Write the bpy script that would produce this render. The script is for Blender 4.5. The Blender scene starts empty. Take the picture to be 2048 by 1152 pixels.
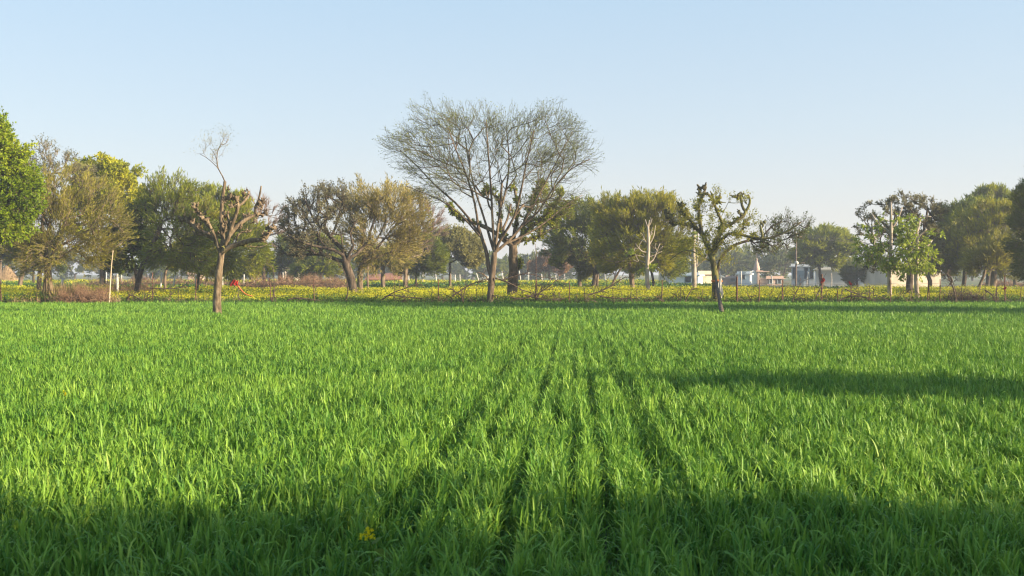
import bpy, math
import numpy as np
R = math.radians
sc = bpy.context.scene

# ------------------------------------------------------------------ camera
F, PITCH, EYE = 1991.1, math.atan(30 / 1991.1), 1.7
cam = bpy.data.cameras.new('camera'); camo = bpy.data.objects.new('camera', cam)
sc.collection.objects.link(camo); sc.camera = camo
camo.location = (0, 0, EYE); camo.rotation_euler = (math.pi / 2 - PITCH, 0, 0)
cam.lens = 35; cam.sensor_width = 36; cam.clip_end = 5000; cam.clip_start = 0.05
cam.dof.use_dof = True; cam.dof.focus_distance = 26; cam.dof.aperture_fstop = 5.0

# ------------------------------------------------------------------ light
SUN_EL, SUN_AZ = 17.0, 108.0          # azimuth clockwise from +Y
w = bpy.data.worlds.new('World'); sc.world = w; w.use_nodes = True
nt = w.node_tree; bg = nt.nodes['Background']
sky = nt.nodes.new('ShaderNodeTexSky'); sky.sky_type = 'NISHITA'; sky.sun_disc = False
sky.sun_elevation = R(SUN_EL); sky.sun_rotation = R(SUN_AZ)
sky.air_density = 1.0; sky.dust_density = 1.0; sky.ozone_density = 1.0; sky.altitude = 0
# the Nishita sky, paled by a thin high veil that whitens towards the horizon
tc = nt.nodes.new('ShaderNodeTexCoord'); sp_ = nt.nodes.new('ShaderNodeSeparateXYZ'); nt.links.new(tc.outputs['Generated'], sp_.inputs[0])
rp = nt.nodes.new('ShaderNodeValToRGB'); el = rp.color_ramp.elements; nt.links.new(sp_.outputs[2], rp.inputs[0])
el[0].position = 0; el[0].color = (.60, .575, .595, 1); el[1].position = .6; el[1].color = (.22, .38, .57, 1)
for p_, c_ in ((.06, (.565, .565, .595)), (.14, (.49, .56, .63)), (.28, (.39, .53, .66))):
    e_ = el.new(p_); e_.color = (*c_, 1)
vm = nt.nodes.new('ShaderNodeVectorMath'); vm.operation = 'SCALE'; vm.inputs[3].default_value = 4.9; nt.links.new(rp.outputs[0], vm.inputs[0])
mxs = nt.nodes.new('ShaderNodeMixRGB'); mxs.inputs[0].default_value = .8; nt.links.new(sky.outputs[0], mxs.inputs[1]); nt.links.new(vm.outputs[0], mxs.inputs[2])
nt.links.new(mxs.outputs[0], bg.inputs[0]); bg.inputs[1].default_value = 0.10
sl = bpy.data.lights.new('sun', 'SUN'); so = bpy.data.objects.new('sun', sl); sc.collection.objects.link(so)
sl.energy = 5.0; sl.angle = R(0.6); sl.color = (1.0, 0.83, 0.58)
sv = np.array([math.sin(R(SUN_AZ)) * math.cos(R(SUN_EL)), math.cos(R(SUN_AZ)) * math.cos(R(SUN_EL)), math.sin(R(SUN_EL))])
so.rotation_euler = (math.pi / 2 - R(SUN_EL), 0, math.pi - R(SUN_AZ)); so.location = (60, -20, 30)
sc.view_settings.view_transform = 'Standard'; sc.view_settings.look = 'None'
sc.view_settings.exposure = 1.45; sc.view_settings.gamma = 1
sc.render.engine = 'CYCLES'; c = sc.cycles
c.max_bounces = 5; c.diffuse_bounces = 2; c.glossy_bounces = 1; c.transmission_bounces = 3
c.transparent_max_bounces = 4; c.volume_bounces = 0; c.caustics_reflective = False; c.caustics_refractive = False
c.use_denoising = True; sc.cycles.filter_width = 1.25

# ------------------------------------------------------------------ helpers
rng = np.random.default_rng(11)
def ray(px, py):
    u, v = (px - 1024) / F, (py - 576) / F
    cp, sp = math.cos(PITCH), math.sin(PITCH)
    return np.array([u, cp - v * sp, -sp - v * cp])
def at(px, py, Y):
    d = ray(px, py); return np.array([0, 0, EYE]) + d * (Y / d[1])
def gx(px, Y): return (px - 1024) / F * Y
def unit(a): return a / (np.linalg.norm(a, axis=-1, keepdims=True) + 1e-9)
def nrm(n): return unit(rng.normal(size=(n, 3)))

class G:
    """collects quads; build() links them as one mesh object"""
    def __init__(s): s.v = []; s.q = []; s.m = []; s.n = 0; s.a = []
    def add(s, v, q, m=0, a=None):
        v = np.asarray(v, float).reshape(-1, 3); q = np.asarray(q, int).reshape(-1, 4)
        if len(q) == 0: return
        s.v.append(v); s.q.append(q + s.n); s.n += len(v)
        s.m.append(np.full(len(q), m) if np.isscalar(m) else m)
        s.a.append(np.full(len(v), .5) if a is None else a)
    def build(s, name, mats, parent=None, origin=(0, 0, 0), smooth=True):
        V = np.concatenate(s.v) - np.asarray(origin); Q = np.concatenate(s.q); M = np.concatenate(s.m)
        me = bpy.data.meshes.new(name); me.vertices.add(len(V)); me.vertices.foreach_set('co', V.astype(np.float32).ravel())
        me.loops.add(Q.size); me.loops.foreach_set('vertex_index', Q.astype(np.int32).ravel())
        me.polygons.add(len(Q)); me.polygons.foreach_set('loop_start', np.arange(0, Q.size, 4, dtype=np.int32))
        me.polygons.foreach_set('loop_total', np.full(len(Q), 4, np.int32))
        me.polygons.foreach_set('use_smooth', np.full(len(Q), smooth))
        for m in (mats if isinstance(mats, (list, tuple)) else [mats]): me.materials.append(m)
        me.polygons.foreach_set('material_index', M.astype(np.int32))
        at_ = me.attributes.new('tone', 'FLOAT', 'POINT'); at_.data.foreach_set('value', np.concatenate(s.a).astype(np.float32))
        me.update(calc_edges=True)
        o = bpy.data.objects.new(name, me); sc.collection.objects.link(o)
        if parent is not None: o.parent = parent
        else: o.location = origin
        return o
    # shapes
    def segs(s, p0, p1, r0, r1, k=3, m=0, tone=None):
        p0, p1 = np.atleast_2d(p0), np.atleast_2d(p1); n = len(p0)
        if n == 0: return
        r0 = np.broadcast_to(r0, n)[:, None, None]; r1 = np.broadcast_to(r1, n)[:, None, None]
        d = unit(p1 - p0); h = np.where(np.abs(d[:, 2:3]) < .9, np.array([[0, 0, 1.]]), np.array([[1., 0, 0]]))
        a = unit(np.cross(d, h)); b = np.cross(d, a)
        t = np.arange(k) * 2 * math.pi / k
        ring = a[:, None] * np.cos(t)[None, :, None] + b[:, None] * np.sin(t)[None, :, None]
        V = np.concatenate([p0[:, None] + ring * r0, p1[:, None] + ring * r1], 1)
        i = np.arange(k); j = (i + 1) % k
        Q = np.stack([i, j, j + k, i + k], 1)[None] + (np.arange(n) * 2 * k)[:, None, None]
        s.add(V, Q, m, None if tone is None else np.repeat(tone, 2 * k))
    def leaves(s, c, d, L, W, m=1, tone=None):
        n = len(c); L = np.broadcast_to(L, n)[:, None]; W = np.broadcast_to(W, n)[:, None]
        sd = unit(np.cross(d, nrm(n))) * W * .5
        V = np.stack([c, c + d * L * .45 + sd, c + d * L, c + d * L * .45 - sd], 1)
        Q = np.arange(4 * n).reshape(n, 4)
        s.add(V, Q, m, np.repeat(rng.random(n) if tone is None else tone, 4))
    def tube(s, P, r, k=8, m=0, rough=0.0, cap=True):
        P = np.asarray(P, float); r = np.broadcast_to(np.asarray(r, float), len(P)).copy()
        if cap: P = np.vstack([P, P[-1] + (P[-1] - P[-2]) * .02 + 1e-4]); r = np.append(r, r[-1] * .05)
        T = unit(np.gradient(P, axis=0)); a = unit(np.cross(T[0], [0.31, .95, .1])); V = []
        th = np.arange(k) * 2 * math.pi / k
        for i in range(len(P)):
            a = unit(a - T[i] * np.dot(a, T[i])); b = np.cross(T[i], a)
            rr = r[i] * (1 + rough * rng.normal(size=k)) if rough else np.full(k, r[i])
            V.append(P[i] + (np.cos(th) * rr)[:, None] * a + (np.sin(th) * rr)[:, None] * b)
        i = np.arange(k); j = (i + 1) % k
        Q = np.concatenate([np.stack([i, j, j + k, i + k], 1) + n * k for n in range(len(P) - 1)])
        s.add(np.concatenate(V), Q, m)
    def blob(s, c, r, m=0, n=3, rough=.25):
        g = np.linspace(-1, 1, n + 1); A, B = np.meshgrid(g, g, indexing='ij'); A = A.ravel(); B = B.ravel(); O = np.ones_like(A)
        ids = np.arange((n + 1) ** 2).reshape(n + 1, n + 1)
        q = np.stack([ids[:-1, :-1], ids[1:, :-1], ids[1:, 1:], ids[:-1, 1:]], -1).reshape(-1, 4)
        ph = rng.normal(size=(3, 3)) * 2.2
        for f in ([A, B, O], [B, A, -O], [O, A, B], [-O, B, A], [B, O, A], [A, -O, B]):
            v = unit(np.stack(f, 1)); dsp = 1 + rough * (np.sin(v @ ph[0] * 1.5) + np.sin(v @ ph[1] * 2 + 1)) * .6
            s.add(np.asarray(c) + v * dsp[:, None] * np.asarray(r), q, m)
    def box(s, c, sx, sy, sz, rot=0, m=0):
        """c = centre of the bottom face"""
        v = np.array([[x, y, z] for z in (0, 1) for y in (-.5, .5) for x in (-.5, .5)]) * [sx, sy, sz]
        cr, sr = math.cos(rot), math.sin(rot)
        v = np.stack([v[:, 0] * cr - v[:, 1] * sr, v[:, 0] * sr + v[:, 1] * cr, v[:, 2]], 1) + np.asarray(c)
        s.add(v, [[0, 2, 3, 1], [4, 5, 7, 6], [0, 1, 5, 4], [2, 6, 7, 3], [0, 4, 6, 2], [1, 3, 7, 5]], m)

def tag(o, label=None, cat=None, group=None, kind=None):
    if label: o['label'] = label
    if cat: o['category'] = cat
    if group: o['group'] = group
    if kind: o['kind'] = kind
    return o
def empty(name, loc, label, cat, group=None):
    o = bpy.data.objects.new(name, None); sc.collection.objects.link(o); o.location = tuple(loc)
    return tag(o, label, cat, group)

# ------------------------------------------------------------------ materials
def new_mat(name):
    m = bpy.data.materials.new(name); m.use_nodes = True; n = m.node_tree.nodes; l = m.node_tree.links
    return m, n, l, n['Principled BSDF']
def rampn(n, l, src, cols, pos=None):
    r = n.new('ShaderNodeValToRGB'); e = r.color_ramp.elements
    pos = pos or np.linspace(0, 1, len(cols))
    while len(e) < len(cols): e.new(.5)
    for i, (p, c_) in enumerate(zip(pos, cols)): e[i].position = float(p); e[i].color = (*c_, 1)
    l.new(src, r.inputs[0]); return r
def noise_mat(name, cols, scale=4, rough=.85, stretch=(1, 1, 1), bump=0, spec=.3, detail=5, coord='Object', pos=None):
    m, n, l, p = new_mat(name)
    tc = n.new('ShaderNodeTexCoord'); mp = n.new('ShaderNodeMapping'); mp.inputs['Scale'].default_value = stretch
    nz = n.new('ShaderNodeTexNoise'); nz.inputs['Scale'].default_value = scale; nz.inputs['Detail'].default_value = detail
    l.new(tc.outputs[coord], mp.inputs[0]); l.new(mp.outputs[0], nz.inputs['Vector'])
    r = rampn(n, l, nz.outputs[0], cols, pos or list(np.linspace(.3, .7, len(cols))))
    l.new(r.outputs[0], p.inputs['Base Color']); p.inputs['Roughness'].default_value = rough
    p.inputs['Specular IOR Level'].default_value = spec
    if bump:
        b = n.new('ShaderNodeBump'); b.inputs['Strength'].default_value = bump; b.inputs['Distance'].default_value = .05
        l.new(nz.outputs[0], b.inputs['Height']); l.new(b.outputs[0], p.inputs['Normal'])
    return m
def leaf_mat(name, cols, transl=.42, rough=.5, spec=.25, nscale=.35, amp=1.5):
    """leaf colour varies from leaf to leaf (tone) and from one part of the crown to another (noise)"""
    m, n, l, p = new_mat(name)
    a = n.new('ShaderNodeAttribute'); a.attribute_name = 'tone'
    tc = n.new('ShaderNodeTexCoord'); nz = n.new('ShaderNodeTexNoise'); nz.inputs['Scale'].default_value = nscale; nz.inputs['Detail'].default_value = 2
    l.new(tc.outputs['Object'], nz.inputs['Vector'])
    ad = n.new('ShaderNodeMath'); ad.operation = 'MULTIPLY_ADD'; ad.inputs[1].default_value = .45
    sb = n.new('ShaderNodeMath'); sb.operation = 'MULTIPLY_ADD'; sb.inputs[1].default_value = amp; sb.inputs[2].default_value = .27 - amp / 2
    l.new(nz.outputs[0], sb.inputs[0]); l.new(a.outputs['Fac'], ad.inputs[0]); l.new(sb.outputs[0], ad.inputs[2])
    r = rampn(n, l, ad.outputs[0], cols)
    l.new(r.outputs[0], p.inputs['Base Color']); p.inputs['Roughness'].default_value = rough
    p.inputs['Specular IOR Level'].default_value = spec
    t = n.new('ShaderNodeBsdfTranslucent'); l.new(r.outputs[0], t.inputs[0])
    mx = n.new('ShaderNodeMixShader'); mx.inputs[0].default_value = transl
    l.new(p.outputs[0], mx.inputs[1]); l.new(t.outputs[0], mx.inputs[2]); l.new(mx.outputs[0], n['Material Output'].inputs[0])
    return m
def plain(name, col, rough=.8, spec=.3):
    return noise_mat(name, [tuple(x * .82 for x in col), tuple(min(1, x * 1.12) for x in col)], 3, rough, spec=spec)

M = {}
M['bark'] = noise_mat('bark_brown', [(.07, .048, .03), (.17, .125, .085), (.28, .21, .15)], 7, .95, (1, 1, .25), .6)
M['bark_dark'] = noise_mat('bark_dark', [(.03, .022, .016), (.075, .055, .04), (.14, .105, .075)], 7, .95, (1, 1, .3), .6)
M['bark_red'] = noise_mat('bark_greybrown', [(.05, .036, .022), (.145, .105, .065), (.27, .205, .135)], 9, .95, (1, 1, .35), .9)
M['bark_mid'] = noise_mat('bark_umber', [(.045, .032, .022), (.12, .085, .055), (.21, .155, .105)], 7, .95, (1, 1, .3), .6)
M['twig_green'] = noise_mat('twig_greygreen', [(.06, .06, .03), (.13, .13, .062)], 3, .9)
M['bark_pale'] = noise_mat('bark_pale', [(.17, .135, .10), (.36, .30, .235), (.50, .43, .35)], 3, .85, (1, 1, .4), .3)
M['bark_moss'] = noise_mat('bark_mossy', [(.045, .034, .022), (.09, .075, .035), (.135, .13, .035), (.13, .10, .065)], 2.2, .95, (1, 1, .6), .6)
M['twig'] = noise_mat('twig_brown', [(.10, .075, .05), (.20, .16, .10)], 3, .9)
M['twig_tan'] = noise_mat('twig_tan', [(.16, .12, .07), (.30, .24, .15)], 3, .9)
M['twig_pink'] = noise_mat('twig_pink', [(.16, .10, .075), (.30, .21, .16)], 3, .9)
M['twig_dark'] = noise_mat('twig_dark', [(.05, .04, .03), (.12, .095, .06)], 3, .9)
L_ = {}
L_['neem'] = leaf_mat('leaf_neem', [(0.061, 0.116, 0.004), (0.195, 0.278, 0.008), (0.424, 0.463, 0.014)])
L_['yneem'] = leaf_mat('leaf_yellow_green', [(0.141, 0.185, 0.008), (0.353, 0.371, 0.014), (0.582, 0.510, 0.020)])
L_['dark'] = leaf_mat('leaf_dark_green', [(0.036, 0.062, 0.006), (0.097, 0.131, 0.012), (0.195, 0.201, 0.016)])
L_['olive'] = leaf_mat('leaf_olive', [(.13, .125, .018), (.27, .25, .034), (.43, .37, .055)])
L_['acacia'] = leaf_mat('leaf_acacia', [(.075, .115, .012), (.175, .215, .018), (.32, .33, .025)])
L_['gold'] = leaf_mat('leaf_golden', [(.12, .14, .011), (.26, .26, .017), (.46, .39, .024)])
L_['green'] = leaf_mat('leaf_green', [(0.106, 0.146, 0.008), (0.247, 0.278, 0.014), (0.442, 0.417, 0.022)])
L_['tan'] = leaf_mat('leaf_tan', [(0.179, 0.158, 0.038), (0.333, 0.281, 0.071), (0.512, 0.415, 0.110)])
L_['grey'] = leaf_mat('leaf_greybrown', [(.10, .093, .045), (.19, .178, .085), (.32, .29, .14)])
L_['pale'] = leaf_mat('leaf_pale_olive', [(0.159, 0.154, 0.044), (0.265, 0.247, 0.066), (0.389, 0.339, 0.100)])
L_['fresh'] = leaf_mat('leaf_fresh_green', [(0.141, 0.201, 0.014), (0.317, 0.386, 0.034), (0.566, 0.587, 0.066)])
L_['blue'] = leaf_mat('leaf_blue_green', [(0.061, 0.092, 0.024), (0.124, 0.146, 0.034), (0.195, 0.216, 0.044)])
L_['red'] = leaf_mat('leaf_rusty', [(0.177, 0.092, 0.039), (0.301, 0.154, 0.061), (0.389, 0.232, 0.088)])

# ------------------------------------------------------------------ ground
gm, n, l, p = new_mat('ground')
geo = n.new('ShaderNodeNewGeometry'); nz = n.new('ShaderNodeTexNoise'); nz.inputs['Scale'].default_value = .9; nz.inputs['Detail'].default_value = 8
nz2 = n.new('ShaderNodeTexNoise'); nz2.inputs['Scale'].default_value = .03; nz2.inputs['Detail'].default_value = 3
l.new(geo.outputs['Position'], nz.inputs['Vector']); l.new(geo.outputs['Position'], nz2.inputs['Vector'])
r1 = rampn(n, l, nz.outputs[0], [(.03, .026, .016), (.06, .05, .03), (.035, .06, .018)], [.3, .5, .68])
r2 = rampn(n, l, nz2.outputs[0], [(.13, .10, .06), (.10, .11, .03), (.05, .09, .02)], [.35, .5, .62])
sx = n.new('ShaderNodeSeparateXYZ'); l.new(geo.outputs['Position'], sx.inputs[0])
mr = n.new('ShaderNodeMapRange'); mr.inputs[1].default_value = 130; mr.inputs[2].default_value = 150; l.new(sx.outputs['Y'], mr.inputs[0])
mix = n.new('ShaderNodeMixRGB'); l.new(mr.outputs[0], mix.inputs[0]); l.new(r1.outputs[0], mix.inputs[1]); l.new(r2.outputs[0], mix.inputs[2])
l.new(mix.outputs[0], p.inputs['Base Color']); p.inputs['Roughness'].default_value = .95
g = G()
xs = np.concatenate([[-900, -300], np.linspace(-120, 120, 97), [300, 900]]); ys = np.concatenate([[-300, -60], np.linspace(-20, 180, 81), [300, 900]])
X, Y = np.meshgrid(xs, ys, indexing='ij')
Z = .02 * np.sin(X * .7 + Y * .3) * np.sin(Y * .5); ids = np.arange(X.size).reshape(X.shape)
g.add(np.stack([X, Y, Z], -1), np.stack([ids[:-1, :-1], ids[1:, :-1], ids[1:, 1:], ids[:-1, 1:]], -1))
tag(g.build('ground', gm), kind='structure')

# ------------------------------------------------------------------ wheat
def vnoise(x, y, s, seed=0):
    """smooth value noise 0..1"""
    r = np.random.default_rng(seed).random((256, 256)); u, v = x / s + 100, y / s + 100
    i, j = np.floor(u).astype(int), np.floor(v).astype(int); fu, fv = u - i, v - j
    fu = fu * fu * (3 - 2 * fu); fv = fv * fv * (3 - 2 * fv); q = lambda a, b: r[a % 256, b % 256]
    return (q(i, j) * (1 - fu) + q(i + 1, j) * fu) * (1 - fv) + (q(i, j + 1) * (1 - fu) + q(i + 1, j + 1) * fu) * fv
ROW = math.atan((1148 - 1024) / F)
def fence_y(x):       # the wheat ends at this line
    return 48.6 + .0 * x + .25 * np.sin(x * .35)
def wheat_zone(g, y0, y1, dens, S, wid, B=7, margin=4.5, low=False, lf=.13):
    """wheat plants in drilled rows, each a tuft of B bending blades"""
    ya, yb = (y0 * .84 if y0 > 0 else y0), y1 * 1.16; xm = .53 * yb + margin if yb > 6 else 7
    n_ = int(dens * (yb - ya) * 2 * xm); x = rng.uniform(-xm, xm, n_); y = rng.uniform(ya, yb, n_)
    wgt = np.clip((yb - y) / (.32 * y1), 0, 1) * (np.clip((y - ya) / (.32 * y0), 0, 1) if y0 > 0 else 1)   # neighbouring zones fade into one another
    keep = (np.abs(x) < .53 * np.maximum(y, 4) + margin) & (rng.random(n_) < wgt); x, y = x[keep], y[keep]
    cr, sr = math.cos(ROW), math.sin(ROW)
    u = x * cr - y * sr; v = x * sr + y * cr; sp = .19
    k = np.floor(u / sp); rk = np.random.default_rng(5).random((4000, 2))[(k + 2000).astype(int) % 4000]
    u = u if low else (k + .5) * sp + rng.normal(0, .031, len(u)) + .018 * np.sin(v * .9 + k * 2.1) + (rk[:, 1] - .5) * .05
    tram = (v > 3) & (v < 21)                      # wheel furrows worn between the rows ahead of the camera
    u = u + np.where(tram, np.where(k == 1, .015, np.where(k == -1, -.015, 0)), 0)
    fur = tram & np.isin(k, [3, -6]) & (vnoise(v, k * 7.3, 1.6, 6) > .22); weak = np.where(fur, .40, (rk[:, 0] < .3) * .3) * (not low)
    hole = np.clip((.20 - vnoise(u, v, .9, 3)) * 5, 0, 1) * .85 + np.clip((.24 - vnoise(u, v, .33, 4)) * 5, 0, 1) * .6
    hole = hole * (.15 if low else 1); keep = rng.random(len(u)) > np.clip(weak + hole, 0, .95); u, v, hole, fur = u[keep], v[keep], hole[keep], fur[keep]
    x = u * cr + v * sr; y = -u * sr + v * cr
    keep = (y < fence_y(x)) & ~((np.abs(x - gx(433, 35.7)) < .12) & (np.abs(y - 35.7) < .15)); x, y, fur = x[keep], y[keep], fur[keep]; n0 = len(x)
    hp = 1.12 * np.where(fur, .62, 1) * (.5 if low else 1) * (.205 + (.06 if y1 < 14 else .03) * vnoise(x, y, 1.3, 1) - (.05 if y1 < 14 else .025) * (vnoise(x, y, .5, 2) < .25)) * rng.uniform(.75, 1.2, n0)
    tp = np.clip(rng.normal(.50, .14, n0) + .2 * (vnoise(x, y, 1.7, 8) - .5), 0, 1); lean = rng.uniform(0, 2 * math.pi, n0)
    x, y, hp, tp, lean = [np.repeat(q, B) for q in (x, y, hp, tp, lean)]; N = len(x)
    x = x + rng.normal(0, .020, N); y = y + rng.normal(0, .020, N)
    z0 = hp * (rng.uniform(.05, .4, N) if low else rng.uniform(.15, .86, N)); h = lf * rng.uniform(.55, 1.3, N); az = rng.uniform(0, 2 * math.pi, N); th0 = np.abs(rng.normal(.24, .20, N)); bend = np.abs(rng.normal(.45, .40, N))
    droop = rng.random(N) < .26; bend = np.where(droop, rng.uniform(1.4, 2.9, N), bend); pw = rng.uniform(1.6, 4.0, N)
    t = np.linspace(0, 1, S + 1); P = np.zeros((N, S + 1, 3)); P[:, 0] = np.stack([x, y, z0], 1)
    hd = np.stack([np.cos(az), np.sin(az)], 1); L = h * np.where(droop, 1.35, 1.08)
    for i in range(S):
        th = th0 + bend * ((t[i] + t[i + 1]) / 2) ** pw * 1.4
        st = L / S; P[:, i + 1, :2] = P[:, i, :2] + hd * (np.sin(th) * st)[:, None]; P[:, i + 1, 2] = np.maximum(P[:, i, 2] + np.cos(th) * st, .01)
    tw = rng.uniform(-.9, .9, N); sd = np.stack([-np.sin(az + tw), np.cos(az + tw), rng.normal(0, .2, N)], 1)
    W = wid * rng.uniform(.6, 1.35, N)[:, None] * (1 - (t[None] ** 2.6) * .94) * (.6 + .4 * np.minimum(1, t[None] * 3))
    V = np.stack([P - sd[:, None] * W[..., None] / 2, P + sd[:, None] * W[..., None] / 2], 2).reshape(N, -1, 3)
    i = np.arange(S) * 2; Q = np.stack([i, i + 1, i + 3, i + 2], 1)[None] + (np.arange(N) * 2 * (S + 1))[:, None, None]
    r_ = rng.random(N); tone = np.clip(tp + rng.normal(0, .17, N) + (r_ < .035) * .45, 0, 1)
    tt = np.repeat(tone, 2 * (S + 1)).reshape(N, -1); yt = (r_ > .90)[:, None] * np.repeat(np.maximum(0, t - .6) * 1.4, 2)[None]   # yellowed tips
    g.add(V, Q, 0, np.clip(tt + yt, 0, 1).ravel())
g = G()
wheat_zone(g, -3, 3.6, 40, 4, .014, 8)
wheat_zone(g, 3.6, 8, 290, 5, .0130, 12, lf=.15)
wheat_zone(g, 8, 13, 250, 4, .0125, 11)
wheat_zone(g, 13, 20, 210, 3, .0140, 9)
wheat_zone(g, 20, 30, 140, 2, .0165, 8)
wheat_zone(g, 30, 60, 90, 2, .024, 6, lf=.14)
wheat_zone(g, 3.4, 9, 170, 3, .013, 5, low=True)
wheat_zone(g, 9, 16, 90, 2, .017, 5, low=True)
wheat_zone(g, 16, 28, 40, 2, .025, 5, low=True)
wm = leaf_mat('wheat_blade', [(.010, .055, .014), (.074, .196, .026), (.235, .395, .050), (.50, .56, .15)], .27, .5, .22, .5, .35)
# wheat tone should not shift with noise as much as crowns
o = g.build('wheat', wm); tag(o, 'dense young green wheat growing in drilled rows across the near field', 'wheat', kind='stuff')

# ------------------------------------------------------------------ mustard and the far crops
def crop_zone(g, y0, y1, dens, size, flower, hgt, xlim=None, margin=6):
    xm = .54 * y1 + margin; n_ = int(dens * (y1 - y0) * 2 * xm)
    x = rng.uniform(-xm, xm, n_); y = rng.uniform(y0, y1, n_); keep = (np.abs(x) < .54 * y + margin) & (y > fence_y(x) + .5)
    if xlim: keep &= (x / y * F + 1024 < xlim)
    x, y = x[keep], y[keep]; N = len(x)
    h = hgt * (.75 + .45 * vnoise(x, y, 2.5, 21)) * rng.uniform(.8, 1.2, N); base = np.stack([x, y, np.zeros(N)], 1)
    nl = 7; c_ = np.repeat(base, nl, 0) + np.stack([rng.normal(0, .16, N * nl), rng.normal(0, .16, N * nl), rng.uniform(.03, .85, N * nl) * np.repeat(h, nl)], 1)
    d = unit(nrm(N * nl) * [1, 1, .6] + [0, 0, .7]); g.leaves(c_, d, size * rng.uniform(.7, 1.4, N * nl), size * .55, 0)
    if flower > 0:
        patch = (vnoise(x, y * 2, 5, 31) * .5 + vnoise(x, y * 2, 1.4, 32) * .5) ;  nf = 12
        ok = rng.random(N) < flower * np.clip((patch - .15) * 2.2, .15, 1); b2 = base[ok]; h2 = h[ok]; n2 = len(b2)
        c_ = np.repeat(b2, nf, 0) + np.stack([rng.normal(0, .15, n2 * nf), rng.normal(0, .15, n2 * nf), np.repeat(h2, nf) * rng.uniform(.80, 1.16, n2 * nf)], 1)
        g.leaves(c_, unit(nrm(n2 * nf) + [0, 0, .6]), size * .32, size * .30, 1)
fl = leaf_mat('mustard_flower', [(.36, .36, .02), (.56, .53, .02), (.72, .66, .04)], .3, .6, .2)
ml = leaf_mat('mustard_leaf', [(.06, .11, .012), (.11, .19, .018), (.17, .25, .03)], .3, .5, .2)
gl = leaf_mat('far_crop_leaf', [(.035, .09, .012), (.06, .14, .016), (.09, .19, .02)], .3, .5, .2)
g = G()
crop_zone(g, 49, 56, 34, .12, .60, .55); crop_zone(g, 56, 70, 20, .16, .75, .6)
tag(g.build('mustard', [ml, fl]), 'yellow flowering mustard crop in the strip behind the wire fence', 'mustard crop', kind='stuff')
g = G(); crop_zone(g, 70, 84, 8, .22, .07, .5); crop_zone(g, 84, 112, 5, .28, .05, .5, 1440)
tag(g.build('green_crop', [gl, fl]), 'darker green leafy crop in the middle strip beyond the mustard', 'crop', kind='stuff')
g = G(); crop_zone(g, 112, 140, 3.2, .34, .55, .6, 1330)
tag(g.build('far_mustard', [ml, fl]), 'thin far strip of yellow mustard in front of the distant houses', 'mustard crop', kind='stuff')

# ------------------------------------------------------------------ trees
def px_line(pts, d, drift=0.0, yoff=0.0):
    n_ = len(pts); out = []
    L0 = 0
    for i, (x, y) in enumerate(pts):
        if i: L0 += math.hypot(x - pts[i - 1][0], y - pts[i - 1][1]) / F * d
        out.append(at(x, y, d + yoff + drift * L0))
    return np.array(out)
def smooth_line(P, step):
    """Catmull-Rom resample"""
    P = np.asarray(P); Q = np.vstack([2 * P[0] - P[1], P, 2 * P[-1] - P[-2]]); out = []
    for i in range(1, len(Q) - 2):
        n_ = max(2, int(np.linalg.norm(Q[i + 1] - Q[i]) / step))
        for t in np.arange(n_) / n_:
            out.append(.5 * (2 * Q[i] + (Q[i + 1] - Q[i - 1]) * t + (2 * Q[i - 1] - 5 * Q[i] + 4 * Q[i + 1] - Q[i + 2]) * t * t + (3 * Q[i] - Q[i - 1] - 3 * Q[i + 1] + Q[i + 2]) * t ** 3))
    out.append(P[-1]); return np.array(out)

KIND = dict(  # nt twigs per tip, L twig length (m), nl leaves per twig, ll leaf length per metre of distance, w width ratio
    dense=dict(nt=14, L=.55, nl=9, ll=.0030, w=.5, out=.6, up=.1, rnd=1.0, tr=.010, spread=.75),
    feather=dict(nt=18, L=.85, nl=7, ll=.0044, w=.16, out=1.1, up=.35, rnd=.5, tr=.008, spread=.42),
    fine=dict(nt=12, L=1.0, nl=5, ll=.0024, w=.35, out=1.0, up=.3, rnd=.6, tr=.012, spread=.30),
    bare=dict(nt=8, L=1.2, nl=0, ll=.002, w=.4, out=1.0, up=.5, rnd=.45, tr=.011, spread=.22),
    airy=dict(nt=6, L=1.0, nl=3, ll=.0021, w=.35, out=1.0, up=.45, rnd=.5, tr=.011, spread=.22),
    droop=dict(nt=5, L=.7, nl=6, ll=.0050, w=.42, out=.5, up=-.5, rnd=.9, tr=.010, spread=.25))

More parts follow.
